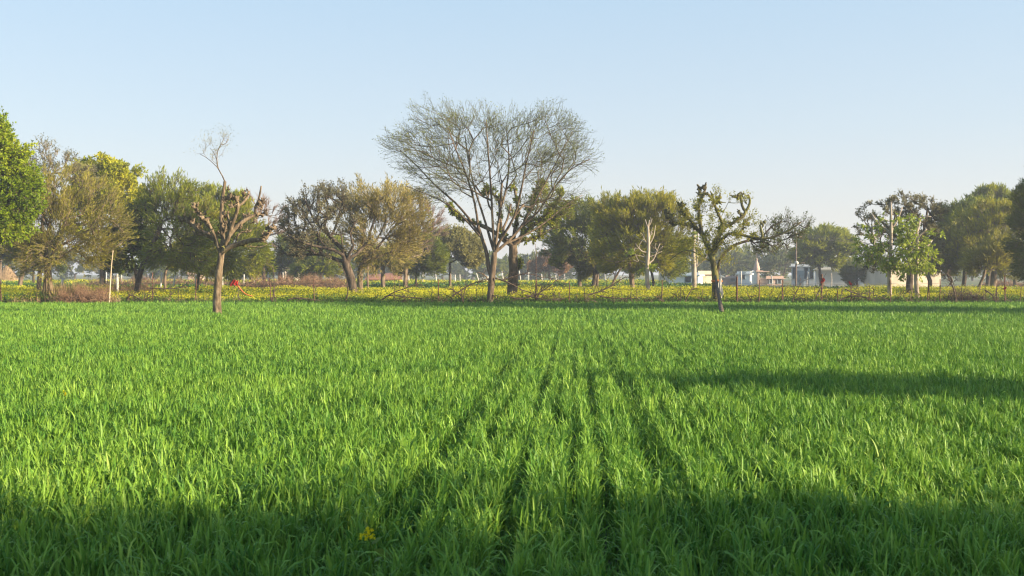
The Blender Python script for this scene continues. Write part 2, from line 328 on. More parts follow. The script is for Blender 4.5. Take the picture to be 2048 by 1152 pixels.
def tree(name, label, d, trunk, tw, lobes=(), limbs=(), kind='feather', leaf='olive', bark='bark', twig='twig', n=120,
         cat='tree', group=None, drift=0., tip=.016, curl=.10, ang=.9, step=.55, knobs=(), shell=.5, seed=None, kmul={}, low=.75, tiny=False, flat=.9,
         stems=(), tufts=(), limb_w=.5, ground=True, taper=.32):
    """trunk: picture points from the foot up; tw: trunk width in photo pixels; lobes: (cx, cy, rx, ry) in photo pixels"""
    global rng
    keep_rng = rng; rng = np.random.default_rng(seed if seed is not None else int(abs(trunk[0][0]) * 7 + d))
    m = d / F
    T = px_line(trunk, d, drift)
    base = T[0].copy()
    if ground: base[2] = 0; T[0] = base
    T = smooth_line(T, .5); nT = len(T); tr = tw * m / 2
    pos = [p for p in T]; par = [-1] + list(range(nT - 1)); fixed = {}
    for i in range(nT): fixed[i] = tr * (1.0 - taper * i / nT) * (1.28 if i == 0 else 1)
    tubes = [list(range(nT))]
    def attach(P, r0, r1):
        P = smooth_line(P, .4); D = [np.linalg.norm(np.array(q) - P[0]) for q in pos]; a = int(np.argmin(D))
        ids = [a]
        for j, q in enumerate(P[1:] if D[a] < .6 else P):
            pos.append(q); par.append(ids[-1]); ids.append(len(pos) - 1)
        m_ = len(ids)
        for j, i in enumerate(ids[1:], 1): fixed[i] = r0 + (r1 - r0) * j / m_
        tubes.append((ids, r0)); return ids
    for st in stems:      # further stems from the ground
        P = px_line(st[0], d, 0, st[2] if len(st) > 2 else .3); P[0][2] = 0; P = smooth_line(P, .5); r0 = st[1] * m / 2; s0 = len(pos)
        for j, q in enumerate(P): pos.append(q); par.append(s0 + j - 1 if j else -1); fixed[s0 + j] = r0 * (1 - .3 * j / len(P)) * (1.25 if j == 0 else 1)
        tubes.append(list(range(s0, s0 + len(P))))
    for i, lb in enumerate(limbs):
        pts, w0, w1 = lb[0], lb[1], lb[2]; dr = lb[3] if len(lb) > 3 else float(rng.uniform(-.45, .45))
        a0 = at(*pts[0], d); k0 = int(np.argmin([np.linalg.norm((np.array(q) - a0)[[0, 2]]) for q in pos])); yo = pos[k0][1] - d
        attach(px_line(pts, d, dr, yo), w0 * m / 2, w1 * m / 2)
    n_expl = len(pos)
    # crown targets
    tips = []; tdir = []
    if lobes:
        n = int(n * (.72 if kind in ('feather', 'dense') else 1)); C = []; Rr = []
        for (cx, cy, rx, ry) in lobes:
            C.append(at(cx, cy, d + T[-1][1] - d + rng.uniform(-.25, .25) * rx * m)); Rr.append([rx * m, rx * m * flat, ry * m])
        C, Rr = np.array(C), np.array(Rr); vol = Rr.prod(1) ** .75; which = rng.choice(len(C), n, p=vol / vol.sum())
        q = nrm(n) * (rng.random(n) ** (1 / 3 * (1 - shell * .7)))[:, None]; tg = C[which] + q * Rr[which]
        tg[:, 2] = np.maximum(tg[:, 2], .5)
        cen = (C * vol[:, None]).sum(0) / vol.sum()
        order = np.argsort(np.linalg.norm(tg - T[-1], axis=1)); start = int(nT * low)
        Pn = np.zeros((n_expl + n * 16 + 10, 3)); Dn = np.zeros_like(Pn); cnt = n_expl; Pn[:cnt] = pos
        for i in range(cnt): Dn[i] = unit(Pn[i] - Pn[par[i]]) if par[i] >= 0 else [0, 0, 1]
        ok = np.ones(len(Pn), bool); ok[:start] = False
        for t in tg[order]:
            vv = t - Pn[:cnt]; dist = np.linalg.norm(vv, axis=1); cs = (vv * Dn[:cnt]).sum(1) / (dist + 1e-6)
            s_ = dist * (1 + ang * (1 - cs)) + (~ok[:cnt]) * 1e3; a = int(np.argmin(s_))
            k = min(15, max(1, int(dist[a] / step))); p0, d0 = Pn[a], Dn[a]; prev = a
            c1 = p0 + d0 * dist[a] * .35; sag = rng.normal(0, curl * dist[a] / max(k, 1) * 1.2, (k, 3))
            for j in range(1, k + 1):
                u_ = j / k; q_ = (1 - u_) ** 2 * p0 + 2 * u_ * (1 - u_) * c1 + u_ * u_ * t
                if j < k: q_ = q_ + sag[j - 1]
                Pn[cnt] = q_; Dn[cnt] = unit(q_ - Pn[prev]); pos.append(q_); par.append(prev); prev = cnt; cnt += 1
            tips.append(cnt - 1); tdir.append(Dn[cnt - 1])
    NP = len(pos); pos = np.array(pos); par = np.array(par)
    load = np.zeros(NP)
    for t in tips: load[t] += 1
    for i in range(NP - 1, -1, -1):
        if par[i] >= 0: load[par[i]] += load[i]
    ex = math.log(max(1.5, tr * limb_w / tip)) / math.log(max(3, n)); rad = tip * np.maximum(load, 1) ** max(.25, ex)
    for i, r in fixed.items(): rad[i] = r
    wood = G()
    for tb in tubes:
        if isinstance(tb, tuple):
            ids, r0 = tb; rr = [min(rad[ids[0]], r0 * 1.15)] + [rad[i] for i in ids[1:]]
        else: ids = tb; rr = [rad[i] for i in ids]
        wood.tube(pos[ids], rr, 9 if tr > .12 else 7, 0, .05)
    ii = np.arange(n_expl, NP)
    if len(ii):
        pr = par[ii]; r0 = np.minimum(rad[pr], rad[ii] * 1.35)
        big = rad[ii] > .035
        wood.segs(pos[pr][big], pos[ii][big], r0[big], rad[ii][big], 6)
        wood.segs(pos[pr][~big], pos[ii][~big], r0[~big], rad[ii][~big], 4)
    for kb in knobs:
        c_ = at(kb[0], kb[1], d); k0 = int(np.argmin(np.linalg.norm((pos[:n_expl] - c_)[:, [0, 2]], axis=1))); c_[1] = pos[k0][1]; r = kb[2] * m
        for _ in range(6):
            o_ = nrm(1)[0] * r * .75; rr = r * rng.uniform(.3, .55); wood.blob(c_ + o_, rr * np.array([1, 1, rng.uniform(.8, 1.4)]), 0, 2, .3)
            e = c_ + o_ + unit(o_ + [0, 0, r * .5]) * r * rng.uniform(.6, 1.3); wood.segs(c_ + o_, e, rr * .55, rr * .3, 5)
    root = empty(name, base, label, cat, group)
    wood.build('trunk', M[bark], root, base)
    K = dict(KIND[kind]); K.update(kmul); cr = G()
    src = pos[tips] if len(tips) else np.zeros((0, 3)); sd = np.array(tdir) if len(tips) else np.zeros((0, 3))
    sc_ = (1.0 if not len(src) else 1.0)
    if len(src):
        # also twigs along the outer limbs
        extra = ii[(load[ii] <= 3)]; extra = extra[rng.random(len(extra)) < .55]
        src2 = np.vstack([src, pos[extra]]); sd2 = np.vstack([sd, unit(pos[extra] - pos[par[extra]])])
        nt_ = K['nt']; P0 = np.repeat(src2, nt_, 0); D0 = np.repeat(sd2, nt_, 0); N = len(P0)
        P0 = P0 + nrm(N) * (K['spread'] * rng.random(N) ** .5)[:, None] * (K['L'] if K['nl'] else .15)
        out = unit(P0 - (cen - [0, 0, 1.0])); D1 = unit(D0 * .7 + out * K['out'] + nrm(N) * K['rnd'] + [0, 0, K['up']])
        Ls = K['L'] * rng.uniform(.35, 1.1, N) * (lobes[0][2] * m / 4) ** .35
        D2 = unit(D1 + nrm(N) * .35 + [0, 0, .12 * np.sign(K['up'])]); P1 = P0 + D1 * Ls[:, None] * .5; P2 = P1 + D2 * Ls[:, None] * .5
        trd = K.get('trx') or max(K['tr'], .00016 * d)
        cr.segs(P0, P1, trd, trd * .75, 3, 0); cr.segs(P1, P2, trd * .75, trd * .4, 3, 0)
        if K['nl'] == 0 or kind in ('airy',):   # second-order twigs
            k2 = 3; A = np.repeat(P1 * 1.0, k2, 0); B = np.repeat(P2, k2, 0); u_ = rng.random((len(A), 1)); S0 = A + (B - A) * u_
            Dd = unit(np.repeat(D2, k2, 0) + nrm(len(A)) * .75); cr.segs(S0, S0 + Dd * np.repeat(Ls, k2)[:, None] * .38, trd * .6, trd * .3, 3, 0)
            if kind == 'airy': P0 = np.vstack([P0, S0]); P1 = np.vstack([P1, S0 + Dd * .2]); P2 = np.vstack([P2, S0 + Dd * .4]); D2 = np.vstack([D2, Dd]); N = len(P0)
        if K['nl']:
            nl = K['nl']; u_ = rng.random((N * nl, 1)) ** .8; A, B, C_ = np.repeat(P0, nl, 0), np.repeat(P1, nl, 0), np.repeat(P2, nl, 0)
            c_ = np.where(u_ < .5, A + (B - A) * u_ * 2, B + (C_ - B) * (u_ * 2 - 1)) + rng.normal(0, .03, (N * nl, 3))
            dd = unit(np.repeat(D2, nl, 0) * (1.5 if kind == 'feather' else .8) + nrm(N * nl) * .8 + [0, 0, -.5 if kind == 'droop' else 0])
            ll = K['ll'] * d * rng.uniform(.6, 1.3, N * nl); tone = np.clip(np.repeat(rng.random(len(src2)), nt_), 0, 1)
            tone = np.resize(tone, N); tone = np.clip(np.repeat(tone, nl) * .6 + rng.random(N * nl) * .4, 0, 1)
            cr.leaves(c_, dd, ll, ll * K['w'], 1, tone)
    for (cx, cy, r, cnt_) in tufts:     # leafy shoots sprouting from pollarded limbs
        c_ = at(cx, cy, d); k0 = int(np.argmin(np.linalg.norm((pos[:n_expl] - c_)[:, [0, 2]], axis=1))); c_[1] = pos[k0][1]
        N = cnt_; P0 = c_ + nrm(N) * (rng.random(N) ** .6)[:, None] * r * m * .7; D1 = unit(nrm(N) + (P0 - c_) / (r * m) + [0, 0, .3]); Ls = r * m * rng.uniform(.3, .8, N)
        cr.segs(P0, P0 + D1 * Ls[:, None], .008, .005, 3, 0)
        nl = 6; A = np.repeat(P0, nl, 0); c2 = A + np.repeat(D1 * Ls[:, None], nl, 0) * rng.random((N * nl, 1)); ll = .0026 * d * rng.uniform(.6, 1.3, N * nl)
        cr.leaves(c2, unit(nrm(N * nl) + np.repeat(D1, nl, 0)), ll, ll * .5, 1)
    if cr.v: cr.build('crown', [M[twig], L_[leaf]], root, base)
    rng = keep_rng
    return root

#TREES
# --- the hero trees along the fence and in the field
def TR(*a, **k): return tree(*a, **k)
TR('pollarded_tree', 'lopped bare tree with knobbly brown stubs standing inside the wheat field', 35.7,
   [(433, 626), (434.5, 600), (436, 570), (439, 535), (443, 507)], 17,
   limbs=[([(443, 507), (450, 499), (476, 488), (503, 481), (528, 479), (535, 470), (541, 459), (552, 455)], 11.5, 7, -.2),
          ([(444, 505), (450, 489), (460, 469), (479, 448), (503, 433), (521, 427)], 10, 6.5, .3),
          ([(503, 434), (510, 428), (511, 413), (517, 400), (522.6, 372)], 6.5, 3, .1),
          ([(447, 495), (457, 474), (463, 452), (470, 434), (476, 412), (471, 394)], 9.5, 6.5, -.35),
          ([(476, 413), (487, 404), (495, 393), (498, 382)], 6, 4.5, .3),
          ([(444, 505), (446, 482), (444, 455), (443, 427), (445, 396), (448, 379), (450, 363)], 9.5, 5.5, .15),
          ([(450, 365), (445, 352), (437, 338), (434, 322), (435, 304), (441, 290), (448, 278)], 2.6, 1.0, .1),
          ([(437, 338), (428, 328), (414, 316), (400, 308)], 1.5, .8, -.2),
          ([(434, 320), (428, 306), (420, 296)], 1.3, .6, .3), ([(441, 290), (452, 286), (458, 270)], 1.2, .6, .3),
          ([(443, 507), (430, 480), (415, 467), (399, 462), (385, 449), (372, 441), (357, 435)], 9.5, 6.8, .25),
          ([(440, 490), (424, 460), (417, 447), (413, 434)], 7, 6, -.3),
          ([(424, 460), (406, 440), (396, 422), (388, 413)], 6.5, 5, .3),
          ([(441, 498), (430, 482), (409, 470), (394, 469), (385, 462)], 5.5, 4, .5),
          ([(455, 497), (470, 490), (490, 492), (520, 494), (535, 488)], 2.4, 1, .3),
          ([(463, 453), (457, 440), (455, 428)], 5, 4, .2), ([(486, 446), (488, 436), (486, 428)], 4.5, 4, .2), ([(470, 478), (480, 466), (492, 462)], 4, 3, .3), ([(446, 470), (452, 455), (450, 445)], 4, 3.5, -.3)],
   knobs=[(552, 455, 7), (540, 464, 9), (536, 474, 8), (531, 480, 6), (520, 427, 7), (510, 430, 6), (512, 412, 6), (514, 404, 6), (517, 397, 5), (471, 393, 9), (480, 400, 7), (476, 410, 7), (496, 391, 6), (498, 383, 4), (463, 398, 5),
          (413, 434, 8), (418, 441, 6), (405, 437, 6), (387, 413, 7), (393, 421, 6), (398, 428, 5), (358, 436, 7), (375, 441, 7), (367, 437, 6), (386, 448, 8), (390, 455, 6), (385, 462, 5), (443, 430, 6), (440, 440, 5), (446, 400, 5), (444, 458, 6), (437, 448, 5), (470, 440, 5), (486, 430, 6), (455, 428, 6), (500, 440, 5), (437, 468, 5), (396, 462, 5), (424, 458, 5), (450, 446, 5), (492, 461, 5), (476, 452, 4), (425, 474, 4), (450, 376, 4)],
   lobes=[(447, 284, 15, 15), (428, 300, 18, 15), (405, 309, 12, 13), (436, 318, 14, 16), (420, 288, 10, 8)], kind='airy', kmul=dict(L=.40, nt=2, ll=.0013, spread=.15, trx=.0022, nl=2, up=.2, rnd=.9), leaf='pale', bark='bark_red', twig='twig_tan', n=32, tip=.0035, low=.98, step=.25, curl=.35,
   limb_w=.04, seed=12, tufts=[(452, 500, 7, 9), (492, 490, 9, 12), (398, 458, 6, 6), (470, 445, 6, 6)])

TR('fan_tree', 'tall slender tree with a wide open fan of thin bare branches on the fence line', 49,
   [(980, 606), (981, 585), (984, 551), (987, 525), (989, 505)], 15,
   limbs=[([(983, 549), (977, 537), (973.6, 507), (964, 476), (956, 452)], 9, 6, .1),
          ([(964, 476), (940, 440), (910, 405), (872, 372), (832, 330), (800, 300)], 5.5, 1.6, .3),
          ([(956, 452), (950, 410), (932, 348), (912, 300), (896, 255)], 5, 1.6, -.3),
          ([(964, 478), (920, 428), (880, 400), (845, 385), (812, 372)], 4, 1.3, -.2),
          ([(989, 507), (980, 476), (966, 430), (948, 372), (937, 320), (930, 270)], 6, 1.6, .3),
          ([(989, 505), (986, 460), (982, 380), (976, 300), (972, 240)], 6, 1.6, -.2),
          ([(989, 507), (992, 483), (1000, 420), (1003.6, 366)], 6.5, 4.5, .1),
          ([(1000, 420), (1012, 380), (1018, 320), (1012, 250)], 4.6, 1.4, .3),
          ([(990, 505), (998, 485), (1027, 436), (1040, 390), (1052, 330), (1068, 260)], 6.5, 1.5, -.3),
          ([(992, 503), (1010, 488), (1043, 452), (1083, 380), (1119, 312), (1146, 262)], 6.5, 1.5, .3),
          ([(1043, 452), (1075, 425), (1105, 380), (1140, 340), (1180, 318)], 4.5, 1.3, -.2),
          ([(1010, 488), (1050, 470), (1090, 445), (1130, 412), (1165, 390)], 4.5, 1.2, .4),
          ([(975, 403), (960, 385), (950, 370)], 4, 3, .2), ([(982, 420), (975, 400), (983, 370)], 4, 3, .2),
          ([(1000, 470), (1014, 440), (1022, 408)], 5, 4, .2), ([(1027, 436), (1040, 418), (1048, 408)], 4.5, 3.5, .2),
          ([(979, 560), (966, 548), (954, 544)], 3.2, 1.5, -.5)],
   lobes=[(960, 296, 105, 66), (868, 298, 84, 52), (1070, 300, 95, 66), (1126, 322, 54, 50), (905, 360, 85, 45), (1060, 370, 85, 50), (952, 250, 66, 30), (822, 302, 42, 34), (1098, 256, 60, 28), (1115, 400, 46, 22), (870, 235, 40, 20)],
   kind='airy', kmul=dict(nt=5, nl=1, L=1.0, ll=.0016, w=.35, trx=.0080, rnd=.9, out=.9, up=.2, spread=.3), leaf='acacia', bark='bark_mid', twig='twig_green', n=470, tip=.010, ang=1.9, low=.95, curl=.17, step=.5, shell=.1, limb_w=.5)

TR('mossy_pollard', 'thick-trunked pollard sprouting bright green tufts behind the tall fan-shaped tree', 52.5,
   [(1023, 603), (1025, 575), (1027, 540), (1026, 515), (1026, 491)], 23,
   limbs=[([(1023, 492), (1000, 474), (988, 463.6), (956, 447.6), (920, 435.6), (900, 416), (897, 408)], 10, 5, .2),
          ([(1018, 489), (1002, 460), (1000, 420), (996, 396), (972, 380)], 8, 5, -.3),
          ([(1026, 490), (1030, 455), (1036, 420), (1028, 372)], 8, 5, .2),
          ([(1030, 490), (1044, 470), (1060, 456), (1083, 436), (1107, 416), (1119, 396), (1121, 386)], 9, 5, -.3),
          ([(1032, 490), (1043, 480), (1067, 478), (1080, 470)], 8, 5, .4),
          ([(1083, 436), (1105, 436), (1123, 428), (1139, 412), (1146, 402)], 6, 4, .2),
          ([(1044, 470), (1052, 436), (1071, 388), (1084, 368)], 6.5, 4, -.1),
          ([(1032, 545), (1040, 532), (1041, 522)], 6, 3, .3)],
   tufts=[(x, y, r, int(r * 3.2)) for x, y, r in [(898, 410, 9), (908, 425, 9), (922, 436, 8), (940, 443, 8), (956, 447, 8), (1000, 462, 7), (914, 428, 7), (974, 380, 10), (985, 386, 9), (970, 388, 8), (998, 400, 8), (1000, 430, 7),
          (1028, 374, 11), (1034, 400, 9), (1036, 430, 8), (1084, 370, 13), (1075, 385, 13), (1066, 400, 12), (1060, 420, 12), (1085, 388, 10), (1120, 388, 9), (1112, 408, 11), (1100, 420, 12), (1090, 432, 12), (1075, 445, 12),
          (1145, 404, 12), (1135, 414, 11), (1125, 424, 12), (1110, 434, 12), (1068, 478, 10), (1080, 472, 10), (1050, 480, 9), (1046, 462, 9), (1040, 524, 8), (1036, 534, 8), (1100, 445, 9), (1056, 440, 10), (1030, 452, 7), (1010, 470, 7), (1020, 480, 8), (1036, 484, 9), (1060, 460, 9)]],
   lobes=[(1065, 420, 36, 36), (1105, 430, 40, 22), (1080, 455, 44, 20), (1020, 440, 34, 30), (1095, 400, 30, 24)], kind='fine', kmul=dict(nt=5, L=.55, ll=.0020, nl=5), leaf='green', bark='bark_mid', n=80, low=.99, seed=4)

TR('gnarled_tree', 'dark gnarled tree with thin grey-brown leaves and a leaning forked trunk in the mustard', 58,
   [(712, 591), (701.5, 556), (693.7, 533), (688.5, 516)], 19,
   limbs=[([(689, 522), (678, 521), (644, 509), (615.5, 509), (587, 512), (565, 504), (556, 490)], 9, 2.5, .2),
          ([(690, 520), (686, 510), (665, 499), (639, 494), (608, 486), (576, 470)], 9, 2.5, -.3),
          ([(689, 517), (686, 500), (660, 473), (649, 452), (654.6, 426), (654.6, 405), (648, 390)], 10, 2.5, .1),
          ([(660, 473), (668, 462), (675.5, 439), (680.7, 418), (690, 395)], 6, 2, .3),
          ([(660, 474), (631, 444), (618, 418), (610, 400)], 6, 2, -.3),
          ([(694, 530), (700, 515), (712, 509), (733, 486), (745, 470)], 9, 3, .3),
          ([(692, 525), (700, 505), (707, 490), (700, 465), (715, 440)], 7, 2, -.2)],
   lobes=[(640, 425, 66, 52), (600, 455, 46, 46), (668, 405, 42, 38), (590, 495, 34, 20), (625, 492, 48, 24), (690, 455, 26, 50), (578, 460, 22, 30)],
   kind='fine', kmul=dict(nt=8, nl=4, L=.62, ll=.0019, w=.5, out=.6, rnd=.9, tr=.010), leaf='grey', bark='bark_dark', twig='twig_dark', n=270, tip=.018, curl=.2, shell=.35, low=.98)

TR('tan_tree', 'broad dense tan-olive tree joined to the right of the dark gnarled one', 60.5,
   [(722, 588), (720, 560), (721, 535), (728, 522)], 12,
   limbs=[([(724, 530), (738, 514), (755, 495), (775, 470)], 8, 3, .2), ([(724, 530), (732, 500), (740, 465), (752, 430)], 7, 3, -.3),
          ([(728, 522), (760, 512), (790, 500), (815, 480)], 6, 2.5, .3)],
   lobes=[(765, 440, 74, 66), (738, 405, 44, 42), (800, 430, 52, 55), (765, 500, 62, 36), (820, 465, 36, 36), (720, 470, 30, 50), (800, 500, 40, 24)],
   kind='feather', kmul=dict(nt=12, L=.95, nl=6, ll=.0038, w=.18), leaf='tan', bark='bark', twig='twig_tan', n=260, low=.98, curl=.12)

TR('thorn_tree', 'brownish olive twin-trunked tree at the fence beside the dry reeds, upright twigs on top', 49.5,
   [(103, 608), (101, 580), (99, 548), (97, 530)], 11, stems=[([(90, 607), (91, 580), (94, 548), (92, 520), (88, 505)], 12, .35)],
   limbs=[([(99, 540), (90, 505), (75, 470), (60, 440)], 7, 3, .2), ([(97, 532), (108, 500), (125, 460), (140, 420)], 7, 3, -.2), ([(92, 520), (95, 470), (105, 410), (110, 350)], 6, 2, .3),
          ([(108, 500), (150, 475), (190, 455), (228, 440)], 5, 2, .3)],
   lobes=[(110, 460, 90, 80), (185, 435, 62, 62), (130, 390, 72, 52), (62, 470, 52, 62), (205, 470, 44, 44), (110, 515, 74, 34), (160, 500, 50, 40), (80, 400, 40, 50)],
   kind='feather', kmul=dict(nt=11, L=.9, nl=7, ll=.0038, w=.18, out=1.0), leaf='olive', bark='bark_red', twig='twig_tan', n=330, low=.9)
TR('bare_topped_tree', 'thin grey twiggy crown rising behind the olive thorn tree at the left', 57,
   [(75, 600), (80, 540), (85, 450), (92, 380)], 9, lobes=[(95, 325, 24, 36), (135, 338, 26, 24), (60, 350, 26, 30), (165, 360, 30, 24)], kind='airy', kmul=dict(L=.7, nt=6, nl=2, ll=.002), leaf='grey', twig='twig_tan', n=80)

TR('neem_tree', 'tall dense bright green leafy tree cut by the left edge of the picture', 44,
   [(-75, 615), (-70, 540), (-62, 470), (-58, 420)], 26,
   lobes=[(0, 385, 66, 74), (-55, 330, 80, 90), (0, 272, 16, 32), (40, 348, 28, 48), (14, 430, 42, 42), (-50, 440, 70, 50), (42, 400, 28, 36), (-38, 260, 44, 40)],
   kind='dense', kmul=dict(nt=12, nl=11, L=.6, ll=.0031), leaf='neem', n=420, shell=.75, low=.7)

TR('right_pollard', 'lopped tree with mossy yellow-green limbs, knobby fists and one long arm to the right', 49.3,
   [(1431, 605), (1431, 580), (1430.5, 556), (1426, 523), (1418, 500)], 15.5,
   limbs=[([(1419, 503), (1408, 474), (1388, 453), (1365, 448), (1347, 443), (1342, 431), (1340, 426)], 9.1, 5.8, .2),
          ([(1396, 460), (1385, 445), (1375, 435.6), (1368, 425.5), (1360, 410)], 6.1, 4.2, -.3),
          ([(1419, 502), (1405, 470), (1400, 440), (1397, 415), (1404, 395), (1411, 378)], 8.1, 4.2, .15),
          ([(1422, 505), (1438, 475), (1446, 451), (1434, 423), (1426, 401), (1413, 385)], 7.0, 4.2, -.2),
          ([(1424, 508), (1432, 480), (1443.5, 460), (1466, 445.6), (1486, 433), (1491, 422)], 8.1, 6.3, .3),
          ([(1490, 424), (1484, 410), (1481, 391)], 6.1, 4.2, .05), ([(1491, 424), (1497, 413), (1500, 401), (1496, 389)], 6.1, 4.2, -.05),
          ([(1427, 515), (1436, 491), (1456, 468), (1481, 469), (1506, 476), (1539, 476), (1577, 461), (1602, 444)], 8.1, 2.6, -.2),
          ([(1526, 476), (1524, 466), (1520, 449)], 5.1, 4.2, .1), ([(1480, 466), (1486, 456), (1487, 446)], 4.0, 3.2, .1), ([(1428, 530), (1400, 510), (1370, 500), (1340, 520)], 3.5, 1.6, .2)],
   knobs=[(1340, 427, 8.8), (1343, 437, 7.5), (1349, 446, 7.5), (1410, 378, 10.0), (1424, 396, 7.5), (1398, 388, 7.5), (1480, 389, 7.5), (1499, 401, 4), (1496, 388, 5.6), (1491, 423, 7.5), (1350, 444, 6.2), (1388, 455, 6.2), (1360, 410, 7.5), (1368, 426, 7.5), (1520, 448, 5.0), (1488, 446, 5.0), (1434, 402, 7.5)],
   lobes=[(1440, 420, 48, 36), (1420, 470, 60, 34), (1380, 430, 32, 34), (1480, 460, 36, 22), (1400, 500, 56, 28), (1450, 500, 34, 20)],
   kind='airy', kmul=dict(nt=5, L=.6, nl=3, ll=.0022, trx=.005, spread=.2), leaf='gold', bark='bark_moss', n=66, low=.8, tip=.007, limb_w=.25,
   tufts=[(x, y, r, int(r * 2.2)) for x, y, r in [(1376, 438, 9), (1370, 425, 7), (1362, 412, 7), (1398, 415, 9), (1400, 436, 10), (1395, 450, 10), (1404, 400, 7), (1428, 403, 8), (1434, 423, 8), (1442, 445, 9), (1440, 460, 9), (1462, 448, 8), (1478, 438, 7), (1488, 452, 8), (1410, 470, 11), (1425, 490, 12), (1420, 505, 12), (1440, 485, 11), (1470, 468, 10), (1500, 474, 10)]])
TR('leafy_branch_tree', 'low dark feathery tree leaning right under the long lopped arm', 50.5,
   [(1431, 606), (1434, 560), (1440, 520), (1465, 492), (1500, 480)], 7,
   lobes=[(1545, 478, 34, 14), (1585, 460, 26, 16), (1604, 450, 14, 10), (1530, 492, 30, 14), (1560, 497, 24, 12), (1565, 450, 26, 18), (1590, 478, 20, 12)],
   kind='fine', kmul=dict(nt=6, L=.75, nl=4, ll=.0020, tr=.008, out=1.1, up=.5), leaf='dark', bark='bark_dark', twig='twig_dark', n=100, low=.8)

TR('bleached_tree', 'pale barked leafless tree with lopped upturned arms in front of the green acacia', 61,
   [(1299, 594), (1296, 575), (1294, 557), (1294.5, 529), (1297, 501), (1296.6, 475), (1296, 453)], 10.5, taper=.6,
   limbs=[([(1271, 510), (1268, 504), (1270, 496)], 1.6, .8), ([(1311, 510), (1317, 506), (1324, 503)], 1.6, .8), ([(1308, 470), (1303, 463), (1305, 455)], 1.6, .8), ([(1282, 501), (1279, 494), (1280, 487)], 1.5, .8), ([(1285, 481), (1289, 474), (1287, 464)], 1.6, .8), ([(1299, 446), (1302, 440), (1300, 434)], 1.5, .7), ([(1314, 501), (1310, 494), (1312, 486)], 1.5, .8), ([(1296, 470), (1301, 464), (1306, 461)], 1.6, .8), ([(1280, 521), (1274, 523), (1266, 519)], 1.6, .8), ([(1296, 455), (1297, 448), (1299, 440)], 2.71, 1.58), ([(1296, 457), (1293, 448), (1290.8, 439)], 2.13, 1.12), ([(1296, 455), (1301, 447), (1304, 438)], 2.13, 1.12),
          ([(1294.3, 527), (1287, 524), (1280, 521), (1271, 510), (1262, 499)], 2.71, 0.90, .3), ([(1294.5, 529), (1306, 520), (1311, 510), (1314, 501), (1320, 487)], 3.28, 1.12, .2),
          ([(1296.6, 505), (1288, 504), (1282, 501), (1276, 494), (1271, 487)], 2.71, 1.12, -.2), ([(1297, 494), (1293, 486), (1285, 481), (1278, 478), (1272, 472)], 2.71, 1.12, .3),
          ([(1297, 492), (1304, 480), (1308, 470), (1310.7, 451)], 2.71, 1.12, .3), ([(1296, 490), (1290, 481), (1285, 470), (1281, 466)], 1.89, 0.90, -.3),
          ([(1297, 506), (1308, 505), (1318, 500), (1326, 492)], 1.89, 0.90, -.3), ([(1297, 488), (1300, 476), (1303, 462)], 1.89, 0.90, .4), ([(1294, 526), (1289, 515), (1287, 508)], 1.89, 0.90, .4)],
   bark='bark_pale', leaf='fresh', tufts=[(1300, 535, 12, 20), (1262, 505, 12, 18), (1285, 540, 9, 12)])
TR('pale_twin_stem_tree', 'pale twin-stemmed leafless tree on an earth mound before the cream house', 78,
   [(1388, 580), (1388, 560), (1388, 535), (1387, 500), (1388, 465), (1388, 450)], 11.5, taper=.6,
   limbs=[([(1390, 538), (1394, 520), (1395, 495), (1395, 470), (1397, 455)], 4.6, 2.4, .3), ([(1390, 536), (1400, 526), (1410, 517), (1415, 505)], 4.0, 2.4, -.2), ([(1386, 533), (1375, 522), (1362, 500), (1355, 480)], 2.6, 1.2, .3), ([(1387, 505), (1380, 490), (1372, 478)], 2.0, 1.2)],
   bark='bark_pale', leaf='fresh', tufts=[(1388, 470, 10, 14)])

TR('pale_pole_tree', 'tall straight pale trunk lopped at the top with drooping green leaves, left of the pair', 52,
   [(1780, 602), (1779, 570), (1778.5, 543), (1782, 496), (1782, 444), (1781.4, 404)], 9.5, taper=.6,
   limbs=[([(1782, 460), (1790, 449), (1799, 430), (1804, 415)], 4, 2.5, .3), ([(1781, 470), (1772, 458), (1757, 449), (1744, 428)], 4.5, 2.5, .4), ([(1782, 497), (1765, 490), (1745, 492)], 3.5, 1.5), ([(1782, 520), (1800, 508), (1812, 500)], 3, 1.5)],
   lobes=[(1748, 478, 34, 34), (1772, 505, 34, 30), (1735, 510, 24, 20), (1780, 530, 20, 14), (1750, 450, 24, 22)], kind='droop', kmul=dict(nt=4, nl=5, ll=.0040), leaf='fresh', bark='bark_pale', n=52, tip=.01, limb_w=.4, low=.35)
TR('pale_leafy_tree', 'shorter pale trunk with drooping green leaves and lopped arms, right of the pair', 51,
   [(1836, 604), (1834, 585), (1831.5, 561), (1832.7, 538), (1834.8, 496), (1834, 465)], 10, taper=.5,
   limbs=[([(1834, 467), (1838, 450), (1840.5, 434)], 5, 3), ([(1835, 500), (1845, 497), (1856, 491), (1864, 480)], 5, 3, .3), ([(1834, 474), (1845, 466), (1853.5, 458)], 4, 2.5, -.2), ([(1834, 480), (1826, 462), (1822, 452)], 3.5, 2), ([(1840, 437), (1850, 432), (1862, 434)], 2.5, 1.5)],
   lobes=[(1825, 490, 36, 42), (1850, 515, 36, 28), (1815, 455, 26, 24), (1840, 535, 30, 14), (1862, 475, 18, 18), (1808, 525, 26, 22)], kind='droop', kmul=dict(nt=4, nl=6, ll=.0040), leaf='fresh', bark='bark_pale', n=66, tip=.01, limb_w=.4, low=.35)
